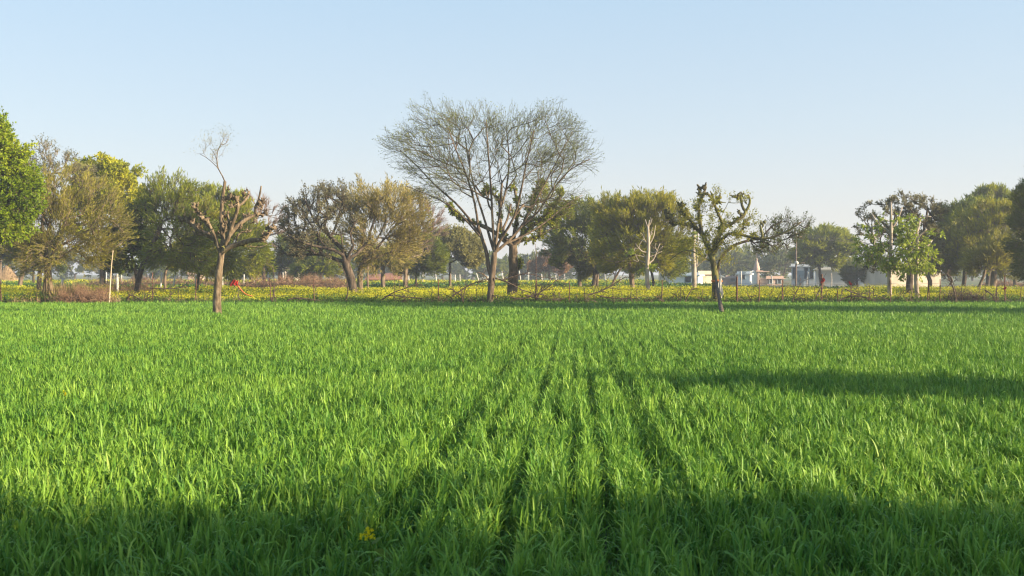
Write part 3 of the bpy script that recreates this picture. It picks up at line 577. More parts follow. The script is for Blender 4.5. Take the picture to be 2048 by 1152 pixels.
TR('dark_forked_tree', 'dark trunk with grey twiggy crown and a limb bent far left behind the pale pair', 57,
   [(1819.7, 591), (1819, 570), (1820, 548), (1822, 535)], 15,
   limbs=[([(1818, 545), (1806.7, 535), (1791, 526), (1765, 523.6), (1739, 522), (1728, 514)], 7, 3, -.2), ([(1822, 536), (1812, 505), (1795, 475), (1770, 450), (1745, 425)], 8, 3, .3),
          ([(1822, 536), (1835, 500), (1848, 460), (1855, 420)], 8, 3, -.2), ([(1820, 520), (1815, 470), (1812, 420)], 7, 3, .1)],
   lobes=[(1752, 425, 34, 28), (1735, 450, 24, 26), (1805, 415, 38, 26), (1850, 422, 38, 30), (1870, 440, 24, 24), (1820, 470, 50, 34), (1745, 505, 30, 16), (1770, 530, 36, 10), (1865, 485, 30, 30), (1765, 470, 30, 24)],
   kind='fine', kmul=dict(nt=7, L=.55, nl=5, ll=.0020, w=.5, out=.6, rnd=.9, spread=.25), leaf='grey', bark='bark_dark', twig='twig_dark', n=250, low=.9, curl=.15)

# --- the middle row
row = [
 ('acacia_tree', 'yellowish green round-topped tree behind the brown thorn tree', 68, [(205, 595), (205, 540), (208, 470)], 12, [(215, 378, 62, 48), (172, 352, 34, 26), (252, 400, 34, 40), (200, 345, 40, 24), (236, 352, 40, 28), (170, 420, 50, 50)], 'dense', 'yneem', 200, {}),
 ('shade_tree', 'dark green leafy tree with a crooked limb right of the brown thorn tree', 60, [(276, 592), (274, 560), (268, 530), (262, 505), (268, 480)], 7, [(282, 445, 34, 40), (256, 480, 42, 34), (300, 480, 26, 30), (240, 520, 30, 18), (285, 415, 20, 18)], 'dense', 'dark', 170, {}),
 ('leaning_acacia', 'olive green acacia whose forked trunk leans right beyond the white posts', 56, [(272, 594), (277, 560), (288, 525), (305, 492), (320, 455)], 12, [(345, 395, 56, 42), (372, 420, 48, 46), (318, 420, 34, 40), (360, 470, 60, 40), (330, 510, 44, 26), (380, 515, 36, 26)], 'feather', 'acacia', 270, dict(nt=8)),
 ('small_forked_tree', 'small dark forked trunk under low olive foliage behind the white fence posts', 68, [(330, 580), (330, 550), (336, 535), (346, 520)], 6, [(345, 515, 44, 22), (320, 520, 28, 16), (372, 522, 22, 16)], 'feather', 'gold', 80, {}),
 ('slanting_acacia', 'golden green acacia with a thin trunk slanting right behind the lopped field tree', 60, [(391, 586), (397, 550), (404, 515), (415, 480), (430, 440)], 7, [(410, 470, 44, 44), (395, 430, 34, 30), (420, 520, 36, 22), (380, 500, 32, 34), (440, 450, 30, 30)], 'feather', 'gold', 170, {}),
 ('young_acacia', 'slender young trunk with thin olive leaves just right of the slanting acacia', 75, [(410, 577), (414, 550), (418, 525)], 4, [(418, 520, 26, 24), (412, 540, 18, 10)], 'feather', 'olive', 50, {}),
 ('green_acacia', 'fresh green feathery acacia with a forked trunk behind the lopped field tree', 80, [(464, 570), (462, 552), (456, 535), (452, 515)], 8, [(445, 440, 54, 52), (475, 480, 50, 54), (500, 515, 40, 34), (425, 410, 34, 28), (450, 520, 50, 24), (480, 440, 34, 40)], 'feather', 'green', 270, {}),
 ('leafless_tree', 'leafless pinkish-grey tree whose bare twigs fan out left of the gnarled tree', 88, [(528, 572), (528, 540), (526, 500), (524, 480)], 7, [(535, 440, 34, 34), (515, 420, 26, 26), (550, 465, 26, 24), (500, 450, 26, 30)], 'bare', 'tan', 90, {}),
 ('blurry_green_tree', 'dull green tree filling the gap between the lopped field tree and the gnarled tree', 110, [(560, 568), (560, 545), (562, 530)], 8, [(560, 512, 54, 30), (600, 528, 36, 26), (520, 535, 34, 20), (640, 530, 34, 20)], 'feather', 'acacia', 170, {}),
 ('pale_green_tree', 'light green low tree seen under the gnarled tree', 105, [(640, 566), (642, 550), (646, 540)], 6, [(635, 528, 34, 24), (665, 535, 28, 20), (612, 540, 24, 14), (650, 500, 40, 20)], 'feather', 'green', 120, {}),
 ('rusty_tree', 'pinkish brown twiggy tree showing right of the broad tan tree', 84, [(811, 578), (811, 545), (815, 520)], 10, [(850, 445, 36, 30), (835, 420, 24, 18), (872, 460, 20, 14), (830, 480, 30, 40)], 'bare', 'tan', 120, {}),
 ('green_underwood_tree', 'dark green tree under the right side of the broad tan tree', 90, [(833, 575), (832, 545), (834, 520)], 5, [(840, 500, 44, 22), (862, 520, 26, 26), (820, 525, 34, 20)], 'feather', 'acacia', 130, {}),
 ('low_crown_tree', 'stout dark trunk below the tan crown with low olive foliage', 84, [(766, 578), (766, 550), (766, 525)], 10, [(765, 515, 40, 18), (745, 530, 24, 12), (790, 525, 26, 14)], 'feather', 'olive', 80, {}),
 ('rusty_trunk_tree', 'thin reddish trunk standing just right of the gnarled tree', 80, [(736, 580), (735, 550), (737, 525)], 5, [(740, 515, 20, 14)], 'feather', 'olive', 30, {}),
 ('umbrella_tree', 'bare limbed tree with a hazy pale olive crown left of the tall fan tree', 93, [(900, 574), (900, 545), (900, 526)], 6, [(905, 498, 42, 26), (880, 510, 24, 22), (930, 508, 28, 20), (900, 485, 26, 14)], 'airy', 'pale', 150, dict(nt=8, nl=4, ll=.0028)),
 ('wide_acacia', 'broad dark olive acacia with a bent trunk right of the tall fan tree', 82, [(1184, 577), (1190, 555), (1190, 540), (1186, 525)], 10, [(1150, 462, 62, 44), (1195, 440, 56, 38), (1125, 490, 38, 30), (1185, 495, 64, 36), (1130, 450, 36, 30), (1225, 470, 40, 50)], 'feather', 'acacia', 330, dict(nt=12)),
 ('ivy_trunk_tree', 'short trunk wrapped in golden creeper under the broad olive acacia', 83, [(1160, 577), (1159, 555), (1160, 535)], 9, [(1166, 538, 12, 20), (1165, 515, 30, 16), (1130, 520, 26, 16)], 'feather', 'gold', 70, {}),
 ('stubby_acacia', 'short trunk with sunlit foliage beside the bent trunk of the broad acacia', 82, [(1193, 577), (1195, 560), (1196, 545)], 6, [(1205, 525, 28, 18), (1180, 525, 20, 12)], 'feather', 'olive', 50, {}),
 ('golden_acacia', 'large golden green acacia with a reddish forked trunk behind the bleached tree', 67, [(1266, 588), (1264, 565), (1262, 545), (1256, 520)], 12, [(1262, 440, 66, 40), (1315, 448, 52, 46), (1240, 490, 60, 40), (1290, 495, 60, 44), (1335, 480, 44, 44), (1230, 430, 40, 30), (1300, 415, 50, 18)], 'feather', 'gold', 400, dict(nt=12)),
 ('back_acacia', 'green acacia with a leaning trunk behind the bleached tree and the cream house', 88, [(1309, 575), (1306, 558), (1302, 540)], 6, [(1315, 510, 44, 28), (1345, 515, 40, 30), (1290, 530, 30, 16), (1330, 535, 34, 14)], 'feather', 'acacia', 180, {}),
 ('leaning_shrub_tree', 'thin trunk leaning right across the mustard left of the golden acacia', 72, [(1216, 580), (1226, 565), (1234, 550), (1245, 530)], 5, [(1250, 520, 24, 18), (1225, 530, 20, 14)], 'feather', 'gold', 50, {}),
 ('round_green_tree', 'round bluish green tree with a forked trunk before the shaded white house', 118, [(1644, 576), (1643, 560), (1640, 550)], 10, [(1650, 492, 56, 26), (1674, 510, 34, 24), (1622, 506, 34, 22), (1650, 480, 36, 16), (1652, 522, 34, 10)], 'feather', 'green', 260, {}),
 ('wall_shrub', 'small round dark bush against the long whitewashed wall', 112, [(1714, 576), (1714, 562)], 5, [(1714, 552, 20, 15), (1716, 538, 12, 8)], 'feather', 'blue', 70, {}),
 ('bent_trunk_tree', 'curved dark trunk with olive leaves right of the pale pair', 74, [(1860, 581), (1860, 562), (1855, 547), (1862, 530)], 9, [(1880, 505, 40, 34), (1900, 490, 34, 34), (1870, 530, 34, 12)], 'feather', 'olive', 150, {}),
 ('mixed_acacia', 'dark olive acacia left part of the mass at the right edge', 78, [(1926, 579), (1929, 555), (1932, 530)], 9, [(1935, 470, 46, 46), (1920, 510, 44, 30), (1950, 440, 36, 34), (1910, 450, 30, 34)], 'feather', 'acacia', 250, {}),
 ('big_acacia', 'golden olive acacia with a stout flared trunk in the mass at the right edge', 72, [(1984, 581), (1987, 560), (1988, 540)], 13, [(1985, 450, 54, 44), (2010, 490, 50, 48), (1960, 500, 48, 40), (2030, 520, 40, 30), (1975, 520, 50, 24)], 'feather', 'gold', 320, dict(nt=12)),
 ('slanted_trunk_tree', 'tree with a slanting trunk in front of the mass at the right edge', 64, [(1953, 590), (1960, 570), (1967, 553), (1972, 535)], 7, [(1985, 515, 34, 24), (1965, 525, 26, 16), (2000, 500, 24, 20)], 'feather', 'olive', 80, {}),
 ('crown_peak_tree', 'bright green acacia peaking above the mass at the right edge', 92, [(1975, 574), (1978, 540), (1985, 500)], 9, [(1988, 412, 42, 28), (1960, 430, 36, 28), (2015, 425, 34, 28), (1990, 395, 24, 12)], 'feather', 'green', 190, {}),
 ('edge_tree', 'tall dark green tree cut by the right edge of the picture', 56, [(2092, 595), (2090, 540), (2085, 480)], 16, [(2078, 440, 44, 74), (2062, 480, 36, 40), (2100, 400, 50, 60), (2056, 400, 18, 30), (2085, 520, 50, 40)], 'feather', 'dark', 260, {}),
 ('grove_tree', 'dark tree low among the trunks at the right edge of the field', 85, [(2030, 576), (2030, 550), (2034, 525)], 7, [(2035, 520, 36, 24), (2010, 530, 30, 14)], 'feather', 'acacia', 90, {}),
 ('left_edge_tree', 'olive tree with a dark leaning trunk beside the haystack', 92, [(38, 573), (44, 550), (50, 530), (54, 515)], 9, [(60, 500, 44, 24), (30, 490, 34, 30), (85, 510, 34, 24), (10, 500, 30, 30)], 'feather', 'olive', 160, {}),
 ('straight_trunk_tree', 'straight thin dark trunk in the shade left of the brown thorn tree', 108, [(67, 567), (67, 545), (67, 525)], 5, [(70, 510, 34, 22), (100, 520, 34, 20)], 'feather', 'dark', 90, {}),
 ('corner_tree', 'dark trunk at the very left edge before the haystack', 98, [(-1, 570), (0, 545), (2, 520)], 7, [(0, 500, 34, 24), (-25, 480, 34, 34)], 'feather', 'olive', 90, {}),
 ('rust_leaved_tree', 'small rusty leaved tree in the haze right of the thick-trunked pollard', 140, [(1100, 568), (1099, 552), (1098, 543)], 6, [(1095, 530, 24, 14), (1118, 535, 22, 12), (1076, 535, 18, 10), (1100, 520, 22, 10)], 'fine', 'red', 110, {}),
]
for (nm, lb, d, tk, tw, lo, kd, lf, n_, km) in row:
    TR(nm, lb, d, tk, tw, lo, kind=kd, leaf=lf, n=n_, kmul=km, bark='bark_dark' if lf in ('dark', 'acacia', 'green') else 'bark', twig={'bare': 'twig_pink'}.get(kd, 'twig'), low=.9)

# --- trees far off in the haze, each its own object
far = [(150, 235, 44, 36, 'blue'), (20, 180, 34, 30, 'blue'), (225, 200, 40, 28, 'blue'), (300, 215, 40, 30, 'acacia'), (355, 240, 36, 22, 'blue'), (500, 190, 40, 26, 'blue'), (575, 180, 36, 26, 'dark'), (605, 230, 44, 30, 'blue'),
       (700, 200, 44, 32, 'blue'), (735, 240, 40, 28, 'acacia'), (790, 230, 40, 34, 'blue'), (845, 190, 34, 34, 'blue'), (885, 240, 34, 26, 'blue'), (945, 260, 30, 30, 'blue'), (985, 210, 34, 34, 'acacia'), (1030, 250, 40, 30, 'blue'),
       (1062, 200, 30, 32, 'blue'), (1120, 220, 44, 36, 'blue'), (1160, 250, 40, 36, 'blue'), (1230, 220, 44, 34, 'acacia'), (1370, 190, 40, 44, 'blue'), (1420, 220, 40, 40, 'acacia'), (1455, 180, 34, 44, 'blue'), (1490, 200, 30, 46, 'acacia'),
       (1530, 190, 34, 50, 'blue'), (1565, 170, 34, 42, 'blue'), (1600, 210, 34, 36, 'acacia'), (1700, 230, 44, 30, 'blue'), (1745, 240, 44, 32, 'blue'), (1900, 200, 40, 44, 'blue'), (1945, 220, 44, 36, 'blue'), (2010, 190, 40, 40, 'acacia'), (2050, 230, 34, 36, 'blue')]
names = ['left of the haystack gap', 'behind the haystack', 'behind the brown brush heap', 'behind the leaning acacia', 'behind the small forked trunk', 'behind the red cloth', 'below the leafless twigs', 'left behind the gnarled tree', 'right under the gnarled fork', 'beside the red roof', 'behind the red roof',
  'right of the red roof', 'behind the umbrella-shaped tree', 'left of the tall fan trunk', 'just behind the tall fan trunk', 'between the fan and pollard trunks', 'right of the thick pollard trunk', 'behind the rusty leaved tree', 'left of the broad acacia trunks', 'between broad and golden acacias',
  'behind the cream house', 'behind the right-hand lopped tree', 'behind the small white cabin', 'left of the pink shrine', 'right behind the pink shrine', 'behind the orange-lit low wall', 'behind the utility pole', 'behind the long white wall', 'above the lit white wall', 'right of the white wall', 'behind the mass at the right', 'deep among the right-hand trunks', 'in the far right corner']
for (cx, d, rx, ry, lf), nmx in zip(far, names):
    r_ = np.random.default_rng(cx); by = 546 + 1.7 * F / d; top = 556 - ry * 1.25
    lo = [(cx, top + ry * .62, rx, ry * .5), (cx - rx * .5, top + ry * .85, rx * .6, ry * .4), (cx + rx * .55, top + ry * .8, rx * .6, ry * .42), (cx + r_.uniform(-8, 8), top + ry * .35, rx * .5, ry * .35)]
    TR('distant_tree', 'hazy distant tree ' + nmx, d, [(cx, by), (cx, by - 10), (cx + r_.uniform(-4, 4), top + ry)], 4.5, lo, kind='feather', leaf=lf, n=70, group='hazy trees beyond the far fields',
       kmul=dict(nt=8, nl=6, ll=.0032, L=1.5, w=.45, tr=.03), low=.8, bark='bark_dark', step=1.2, tip=.03)

def grove_tree(name, label, x, y, h, rx, leaf, seed, n=130, rz=None):
    """a whole tree standing outside the frame (its shadow falls across the wheat)"""
    global rng
    keep = rng; rng = np.random.default_rng(seed); d = 50.0; m = d / F
    rz = rz or rx * .62; cx, by = 1024, 546 + EYE * F / d; cy = by - (h - rz) / m
    root = tree(name, label, d, [(cx, by), (cx, by - .25 * h / m), (cx + 4, by - .45 * h / m)], .34 / m, [(cx, cy, rx / m, rz / m), (cx - rx * .5 / m, cy + .4 / m, rx * .6 / m, rz * .8 / m), (cx + rx * .5 / m, cy + .3 / m, rx * .6 / m, rz * .8 / m)],
                kind='dense', leaf=leaf, n=int(n * 1.3), kmul=dict(nt=8, nl=8, ll=.0046, L=.8), low=.5, seed=seed)
    root.location = (x, y, 0); rng = keep; return root
GROVE = [(27, 35.1, 11.2, 3.8), (35, 32.7, 12, 3.8), (44, 30.0, 12.4, 4), (53, 27.4, 12.6, 4.0)]
for i, (x, y, h, rx) in enumerate(GROVE):
    grove_tree('field_edge_tree', 'leafy green tree on the right field edge, %s from the fence, outside the view' % ['first', 'second', 'third', 'fourth'][i], x, y, h, rx, 'green', 50 + i).__setitem__('group', 'trees along the right field edge')
grove_tree('lone_field_tree', 'lone leafy tree in the wheat right of the camera, outside the view', 18.0, 8.6, 4.9, 1.3, 'green', 71, rz=.5, n=30)
for i, (x, y, h, rx) in enumerate([(12.5, -2.3, 6.5, 3.5), (18.2, -2.5, 7.0, 3.8), (23.5, -3.4, 7.7, 4.0), (30, -5.2, 8.4, 4.2), (15.4, -3.6, 7.2, 3.2)]):
    grove_tree('roadside_tree', 'leafy tree behind the camera, %s along the near field edge' % ['first', 'second', 'third', 'fourth', 'fifth'][i], x, y, h, rx, 'neem', 90 + i, n=260).__setitem__('group', 'trees along the near field edge')

# ------------------------------------------------------------------ fences
def gp(px, Y, z=0.0): return np.array([gx(px, Y), Y, z])
M['rust'] = noise_mat('rusty_iron', [(.05, .025, .018), (.12, .055, .035), (.20, .10, .06)], 12, .85)
M['stone'] = noise_mat('whitewashed_stone', [(.32, .29, .25), (.55, .51, .45), (.70, .66, .60)], 5, .9, (1, 1, .5), .3)
M['wire'] = plain('wire', (.10, .09, .08), .5)
M['thorn'] = noise_mat('dry_thorn_wood', [(.035, .024, .018), (.09, .06, .042), (.16, .11, .075)], 9, .9)
M['cane'] = noise_mat('bleached_cane', [(.38, .29, .20), (.58, .46, .33)], 6, .8, (1, 1, .3))
FY = 49.0
fence = empty('wire_fence', (0, FY, 0), 'low wire fence with thin rusty posts between the wheat and the mustard', 'fence')
posts = [(3.5, 552, .04), (289, 576, .02), (305, 545, .035), (340, 570, .02), (357, 574, .02), (390, 558, .03), (478, 575, .02), (543, 556, .035), (629, 558, .035), (694, 572, .025), (789, 557, .02), (877, 558, .04), (926, 572, .02), (952, 570, .02),
         (1072, 559, .05), (1139, 562, .03), (1170, 575, .02), (1226, 574, .02), (1274, 578, .025), (1323, 560, .035), (1361, 574, .02), (1403, 578, .02), (1474, 553, .06), (1518, 560, .035), (1565, 560, .045), (1606, 578, .02), (1643, 548, .055), (1675, 575, .03), (1703, 572, .04),
         (1738, 570, .02), (1781, 560, .03), (1822, 575, .02), (1855, 560, .03), (1859, 566, .03), (1880, 558, .03), (1925, 575, .02), (1994, 566, .03), (2011, 551, .04), (2040, 570, .02), (-60, 556, .035), (2120, 556, .035), (2220, 556, .035), (-160, 556, .035)]
prng = np.random.default_rng(3); tops = []
for (px, ty, wd) in posts:
    Y = FY + prng.uniform(-.12, .12); x = gx(px, Y); h = EYE - (ty - 546) / F * Y; ln = prng.normal(0, .03, 2)
    g = G(); k = 6; zz = np.linspace(-.05, h, k); P = np.stack([x + ln[0] * zz + prng.normal(0, .006, k), Y + ln[1] * zz, zz], 1)
    g.tube(P, wd * np.linspace(.85, .7, k), 6, 0, .08); g.build('post', M['rust'] if wd > .025 else M['thorn'], fence, (0, FY, 0)); tops.append((x, Y, h))
tops.sort(); g = G()
for z in (.35, .65, .95, 1.2):
    tt = [t for t in tops if t[2] > z + .02]
    for a, b in zip(tt[:-1], tt[1:]):
        s = np.linspace(0, 1, 6); P = np.stack([a[0] + (b[0] - a[0]) * s, a[1] + (b[1] - a[1]) * s - .03, z - .10 * 4 * s * (1 - s) * min(1, (b[0] - a[0]) / 3) + 0 * s], 1)
        g.segs(P[:-1], P[1:], .006, .006, 3)
g.build('wire', M['wire'], fence, (0, FY, 0))

white = empty('stone_post_fence', (-15, 64, 0), 'old fence of whitewashed stone posts left of the lopped field tree', 'fence')
for (px, ty, by, w_, lean) in [(123, 556, 592, 7, .05), (235, 548, 600, 7, -.02), (320, 545, 588, 4, .08), (344, 548, 584, 4, .18), (391, 549, 584, 4, .02), (445, 551, 582, 4, 0), (486, 549, 582, 4, .06), (511, 549, 579, 4, -.12), (536, 545, 575, 4, .02), (557, 543, 573, 4, 0), (566, 545, 572, 3, 0), (594, 548, 571, 3, 0), (640, 546, 570, 3, .05), (660, 541, 570, 3, .05), (243, 548, 573, 3, 0), (212, 545, 573, 3, .03)]:
    Y = EYE * F / (by + 3 - 546); Y = min(Y, 130); x = gx(px, Y); h = EYE - (ty - 546) / F * Y; g = G(); zz = np.linspace(-.05, h, 5); wd = w_ / F * Y
    g.tube(np.stack([x + lean * zz, Y + 0 * zz, zz], 1), wd * .40 * np.array([1, .95, 1.02, .92, .85]), 5, 0, .1); g.build('post', M['stone'], white, (-15, 64, 0))
farf = empty('far_post_fence', (0, 125, 0), 'distant row of thin pale posts along the far crops', 'fence')
frng = np.random.default_rng(8)
for px in list(range(772, 1260, 26)) + [1345, 1366, 1420, 1448, 1483, 1545, 1610, 1622, 1660, 1690]:
    px += frng.uniform(-9, 9); Y = 126 + frng.uniform(-8, 8); x = gx(px, Y); g = G(); h = frng.uniform(1.2, 2.0); g.tube([[x, Y, 0], [x + .05, Y, h * .5], [x + frng.normal(0, .1), Y, h]], .07, 5, 0, .1)
    g.build('post', M['stone'], farf, (0, 125, 0))

# the long cane, the leaning log, dead branches laid on the fence
def stick(name, label, cat, pts, r, mat, Y, group=None, twigs=0, k=6, parent=None, spread=1.0, dy=.0):
    P = np.array([at(x, y, Y + dy * i) for i, (x, y) in enumerate(pts)]); P = smooth_line(P, .15); g = G(); o = P[0].copy(); o[2] = 0
    rr = np.linspace(r, r * .45, len(P)); g.tube(P, rr, k, 0, .08)
    trng = np.random.default_rng(int(abs(pts[0][0])))
    for _ in range(twigs):
        i = trng.integers(len(P) // 6, len(P)); q = P[i]; dr = unit(P[min(i + 1, len(P) - 1)] - P[max(i - 1, 0)]) * .8 + trng.normal(size=3) * [.8, .35, .8] * spread; L = trng.uniform(.2, .75); T = [q]
        for j in range(4): dr = unit(dr + trng.normal(size=3) * .25); T.append(T[-1] + dr * L / 4)
        T = np.array(T); T[:, 2] = np.maximum(T[:, 2], .05); g.segs(T[:-1], T[1:], r * .35, r * .2, 4)
        for j in (1, 2, 3):
            dd = unit(dr + trng.normal(size=3) * .9); g.segs(T[j], T[j] + dd * L * .35, r * .2, r * .1, 3)
    ob = g.build(name, mat, None, o); return tag(ob, label, cat, group)
stick('cane_pole', 'long thin bleached cane standing upright beside the thick white post', 'pole', [(218, 606), (221, 560), (223, 530), (226, 501)], .045, M['cane'], 48.6)
stick('leaning_log', 'dark log propped against the foot of the right-hand lopped tree', 'log', [(1443.5, 627), (1440, 605), (1434.5, 575), (1431, 552)], .095, M['bark_dark' if 'bark_dark' in M else 'thorn'], 36.5, k=8, dy=2.9)
branches = [([(845 + 0, 597), (790, 592), (768, 593)], 1), ([(763, 600), (785, 586), (810, 577), (835, 567)], 8), ([(905, 592), (940, 570), (975, 557)], 8), ([(990, 556), (1018, 566), (1045, 580), (1070, 587)], 9), ([(1074, 596), (1080, 585), (1100, 572), (1112, 560)], 9),
            ([(1175, 590), (1205, 581), (1237, 562), (1252, 553)], 8), ([(986, 590), (994, 598), (999, 604)], 2), ([(1020, 595), (1045, 597), (1075, 588), (1090, 590)], 7), ([(1050, 590), (1095, 600), (1130, 596)], 8), ([(1690, 578), (1715, 588), (1738, 585)], 5),
            ([(1680, 600), (1705, 592), (1760, 600)], 5), ([(1585, 602), (1592, 585), (1602, 567)], 3), ([(1630, 602), (1636, 585), (1644, 570)], 3), ([(1912, 602), (1908, 580), (1900, 562), (1893, 548)], 4), ([(1900, 570), (1905, 560), (1890, 545)], 6),
            ([(1200, 592), (1225, 596), (1270, 597)], 6), ([(545, 580), (552, 600), (547, 603)], 3), ([(300, 576), (340, 577), (372, 574)], 4), ([(255, 600), (262, 590), (285, 600), (300, 602)], 5), ([(690, 602), (696, 580), (690, 548), (683, 532)], 3),
            ([(575, 602), (590, 596), (640, 601)], 6), ([(545, 603), (549, 570), (546, 535)], 4), ([(1370, 603), (1378, 588), (1384, 578)], 4), ([(1970, 580), (1985, 590), (1990, 603)], 4), ([(925, 603), (922, 590), (905, 580)], 8), ([(1005, 560), (1050, 548), (1090, 556)], 6)]
where = ['lying low in the mustard gap right of the gnarled tree', 'rising right towards the stout dark trunk', 'sloping up to the tall fan tree trunk from the left', 'sloping down from the tall fan tree past the thick pollard', 'rising right from the tall iron post', 'rising right under the broad olive acacia',
         'short, by the foot of the tall fan tree', 'low between the thick pollard and the tall post', 'low right of the tall iron post', 'drooping right from the post before the white wall', 'lying along the fence before the white wall', 'leaning beside the utility pole', 'leaning left of the tall rusty post',
         'curved upright right of the pale pair', 'crooked one by the scrub at the right', 'lying flat left of the bleached tree', 'short leaning one by the knotted stake', 'laid along the wire under the leaning acacia', 'curved one by the brown brush heap', 'upright under the gnarled tree',
         'lying flat left of the gnarled tree', 'tall knotted upright stake right of the red cloth', 'leaning left of the right-hand lopped tree', 'drooping at the far right of the fence', 'tangled one left of the tall fan tree', 'arching between the fan tree and the tall post']
for (pts, tw_), wh in zip(branches, where):
    stick('dead_branch', 'dry thorny branch ' + wh, 'branch', pts, (.038 if tw_ > 3 else .034), M['thorn'], FY - .15, 'dead branches laid along the wire fence', twigs=tw_ * 2)
# fine brushwood woven into the fence
g = G(); brng = np.random.default_rng(77)
for px in np.arange(-40, 2110, 5.5):
    px += brng.uniform(-5, 5); dn = .35 if 380 < px < 760 or px < 150 else 1.0
    if brng.random() > dn * (.45 + .8 * vnoise(np.array([px]), np.array([0.]), 60, 13)[0]): continue
    q = gp(px, FY + brng.uniform(-.3, .3), 0); dr = unit(np.array([brng.normal(0, .7), brng.normal(0, .2), brng.uniform(.3, 1)])); L = brng.uniform(.3, 1.15); T = [q]
    for j in range(6): dr = unit(dr + brng.normal(size=3) * [.3, .15, .25] - [0, 0, .05]); T.append(T[-1] + dr * L / 6)
    T = np.array(T); T[:, 2] = np.maximum(T[:, 2], .02); g.segs(T[:-1], T[1:], .017, .011, 3)
    for j in range(1, 7):
        for _ in range(2):
            dd = unit(dr + brng.normal(size=3) * .9); g.segs(T[j], T[j] + dd * brng.uniform(.1, .4), .010, .006, 3)
tag(g.build('brushwood', M['thorn']), 'thin dry thorny twigs tangled along the wire fence', 'brushwood', kind='stuff')

# brown brush heap, dry grass, brown hedges
def brush(name, label, cat, boxes, n, mat, L, r, kind=None, up=.5):
    g = G(); b = np.random.default_rng(len(label)); o = gp(boxes[0][0], boxes[0][3])
    for (px0, px1, top, Y) in boxes:
        N = int(n * (px1 - px0)); x = b.uniform(px0, px1, N); h = np.maximum(.2, EYE - (top - 546) / F * Y) * (.55 + .45 * vnoise(x, x * 0, 18, 3)) ; yy = Y + b.uniform(-.8, .8, N)
        P = np.stack([gx(x, yy), yy, b.random(N) ** 1.3 * h * .85], 1); D = unit(b.normal(size=(N, 3)) + [0, 0, up])
        Q = P + D * (L * b.uniform(.4, 1.2, N))[:, None]; g.segs(P, Q, r, r * .6, 3); D2 = unit(D + b.normal(size=(N, 3)) * .5); g.segs(Q, Q + D2 * L * .5, r * .6, r * .3, 3)
    return tag(g.build(name, mat, None, o), label, cat, kind=kind)
M['brush_red'] = noise_mat('brush_redbrown', [(.12, .065, .04), (.24, .14, .085), (.36, .24, .15)], 3, .9)
M['straw'] = noise_mat('dry_straw', [(.30, .21, .11), (.48, .36, .20), (.60, .48, .30)], 3, .85)
brush('brush_heap', 'reddish brown heap of dry brushwood between the thorn tree and the cane', 'brush heap', [(150, 215, 566, 49.6), (120, 215, 580, 49.0)], 26, M['brush_red'], .35, .009)
brush('brush_pile', 'dark brown brush pile behind the thick white post', 'brush heap', [(215, 300, 562, 60)], 14, M['brush_red'], .4, .010)
brush('dry_hedge', 'long brown dry thorn hedge beyond the mustard, left of the gnarled tree', 'hedge', [(480, 690, 549, 78), (560, 680, 546, 84)], 14, M['brush_red'], .45, .016)
brush('low_thorn_hedge', 'brown thorn hedge in the shade behind the white stone posts', 'hedge', [(180, 480, 552, 95)], 12, M['brush_red'], .45, .016)
brush('scrub', 'dry olive scrub at the fence right of the pale pair', 'scrub', [(1895, 1965, 572, 49.8)], 18, M['thorn'], .4, .008)
brush('rubble_bank', 'dark brown earth and brush bank below the trees at the right edge', 'bank', [(1965, 2090, 562, 100)], 20, M['brush_red'], .4, .02)
def grasses(name, label, cat, spans, mat, kind='stuff'):
    g = G(); b = np.random.default_rng(len(label))
    for (px0, px1, top, Y, n) in spans:
        N = int((px1 - px0) * n); x = b.uniform(px0, px1, N); yy = Y + b.uniform(-.5, .5, N); h = (EYE - (top - 546) / F * Y) * b.uniform(.5, 1.1, N)
        P = np.stack([gx(x, yy), yy, 0 * x], 1); D = unit(b.normal(size=(N, 3)) * [.22, .22, .1] + [0, 0, 1]); g.leaves(P, D, h, .03, 0)
    return tag(g.build(name, mat), label, cat, kind=kind)
M['straw_leaf'] = leaf_mat('straw_blade', [(.20, .15, .07), (.34, .25, .13), (.46, .36, .20)], .2, .7, .2)
grasses('dry_grass', 'tall straw-coloured dry grass round the foot of the thorn tree', 'dry grass', [(20, 120, 592, 49.3, 7), (84, 175, 560, 50, 9), (100, 240, 588, 49.2, 6), (470, 690, 560, 83, 2.5), (240, 480, 590, 50, 1.5)], M['straw_leaf'])
grasses('fence_weeds', 'green weeds growing under the wire fence', 'weeds', [(-40, 130, 578, 49.8, 8), (230, 800, 597, 49.1, 7), (800, 2100, 599, 49.1, 9), (900, 1200, 594, 49.2, 3)], gl)

# red cloth on a bent cane, white cloth and orange band on the right pollard, red rags
def cloth(name, label, cat, c_, w_, h_, mat, Y, seed, group=None, ny=10, nx=7, taper=.4):
    b = np.random.default_rng(seed); g = G(); u = np.linspace(0, 1, nx); v = np.linspace(0, 1, ny); U, V = np.meshgrid(u, v, indexing='ij'); o = at(c_[0], c_[1], Y)
    wd = w_ * (1 - taper * (1 - V) ** 2); X = (U - .5) * wd + .03 * np.sin(V * 5 + seed); Yy = .06 * np.sin(U * 11 + V * 3 + seed) * (.4 + V); Z = -V * h_ * (1 + .18 * np.sin(U * 7 + seed)) + b.normal(0, .008, U.shape)
    ids = np.arange(U.size).reshape(U.shape); q = np.stack([ids[:-1, :-1], ids[1:, :-1], ids[1:, 1:], ids[:-1, 1:]], -1).reshape(-1, 4); P = np.stack([X, Yy, Z], -1).reshape(-1, 3) + o
    g.add(P, q, 0); g.add(P + [0, .012, 0], q[:, ::-1], 0); return tag(g.build(name, mat, None, o), label, cat, group)
M['red'] = leaf_mat('red_cloth', [(.30, .025, .02), (.45, .04, .03)], .2, .8, .1)
M['white'] = leaf_mat('white_cloth', [(.62, .58, .52), (.78, .75, .70)], .25, .8, .1)
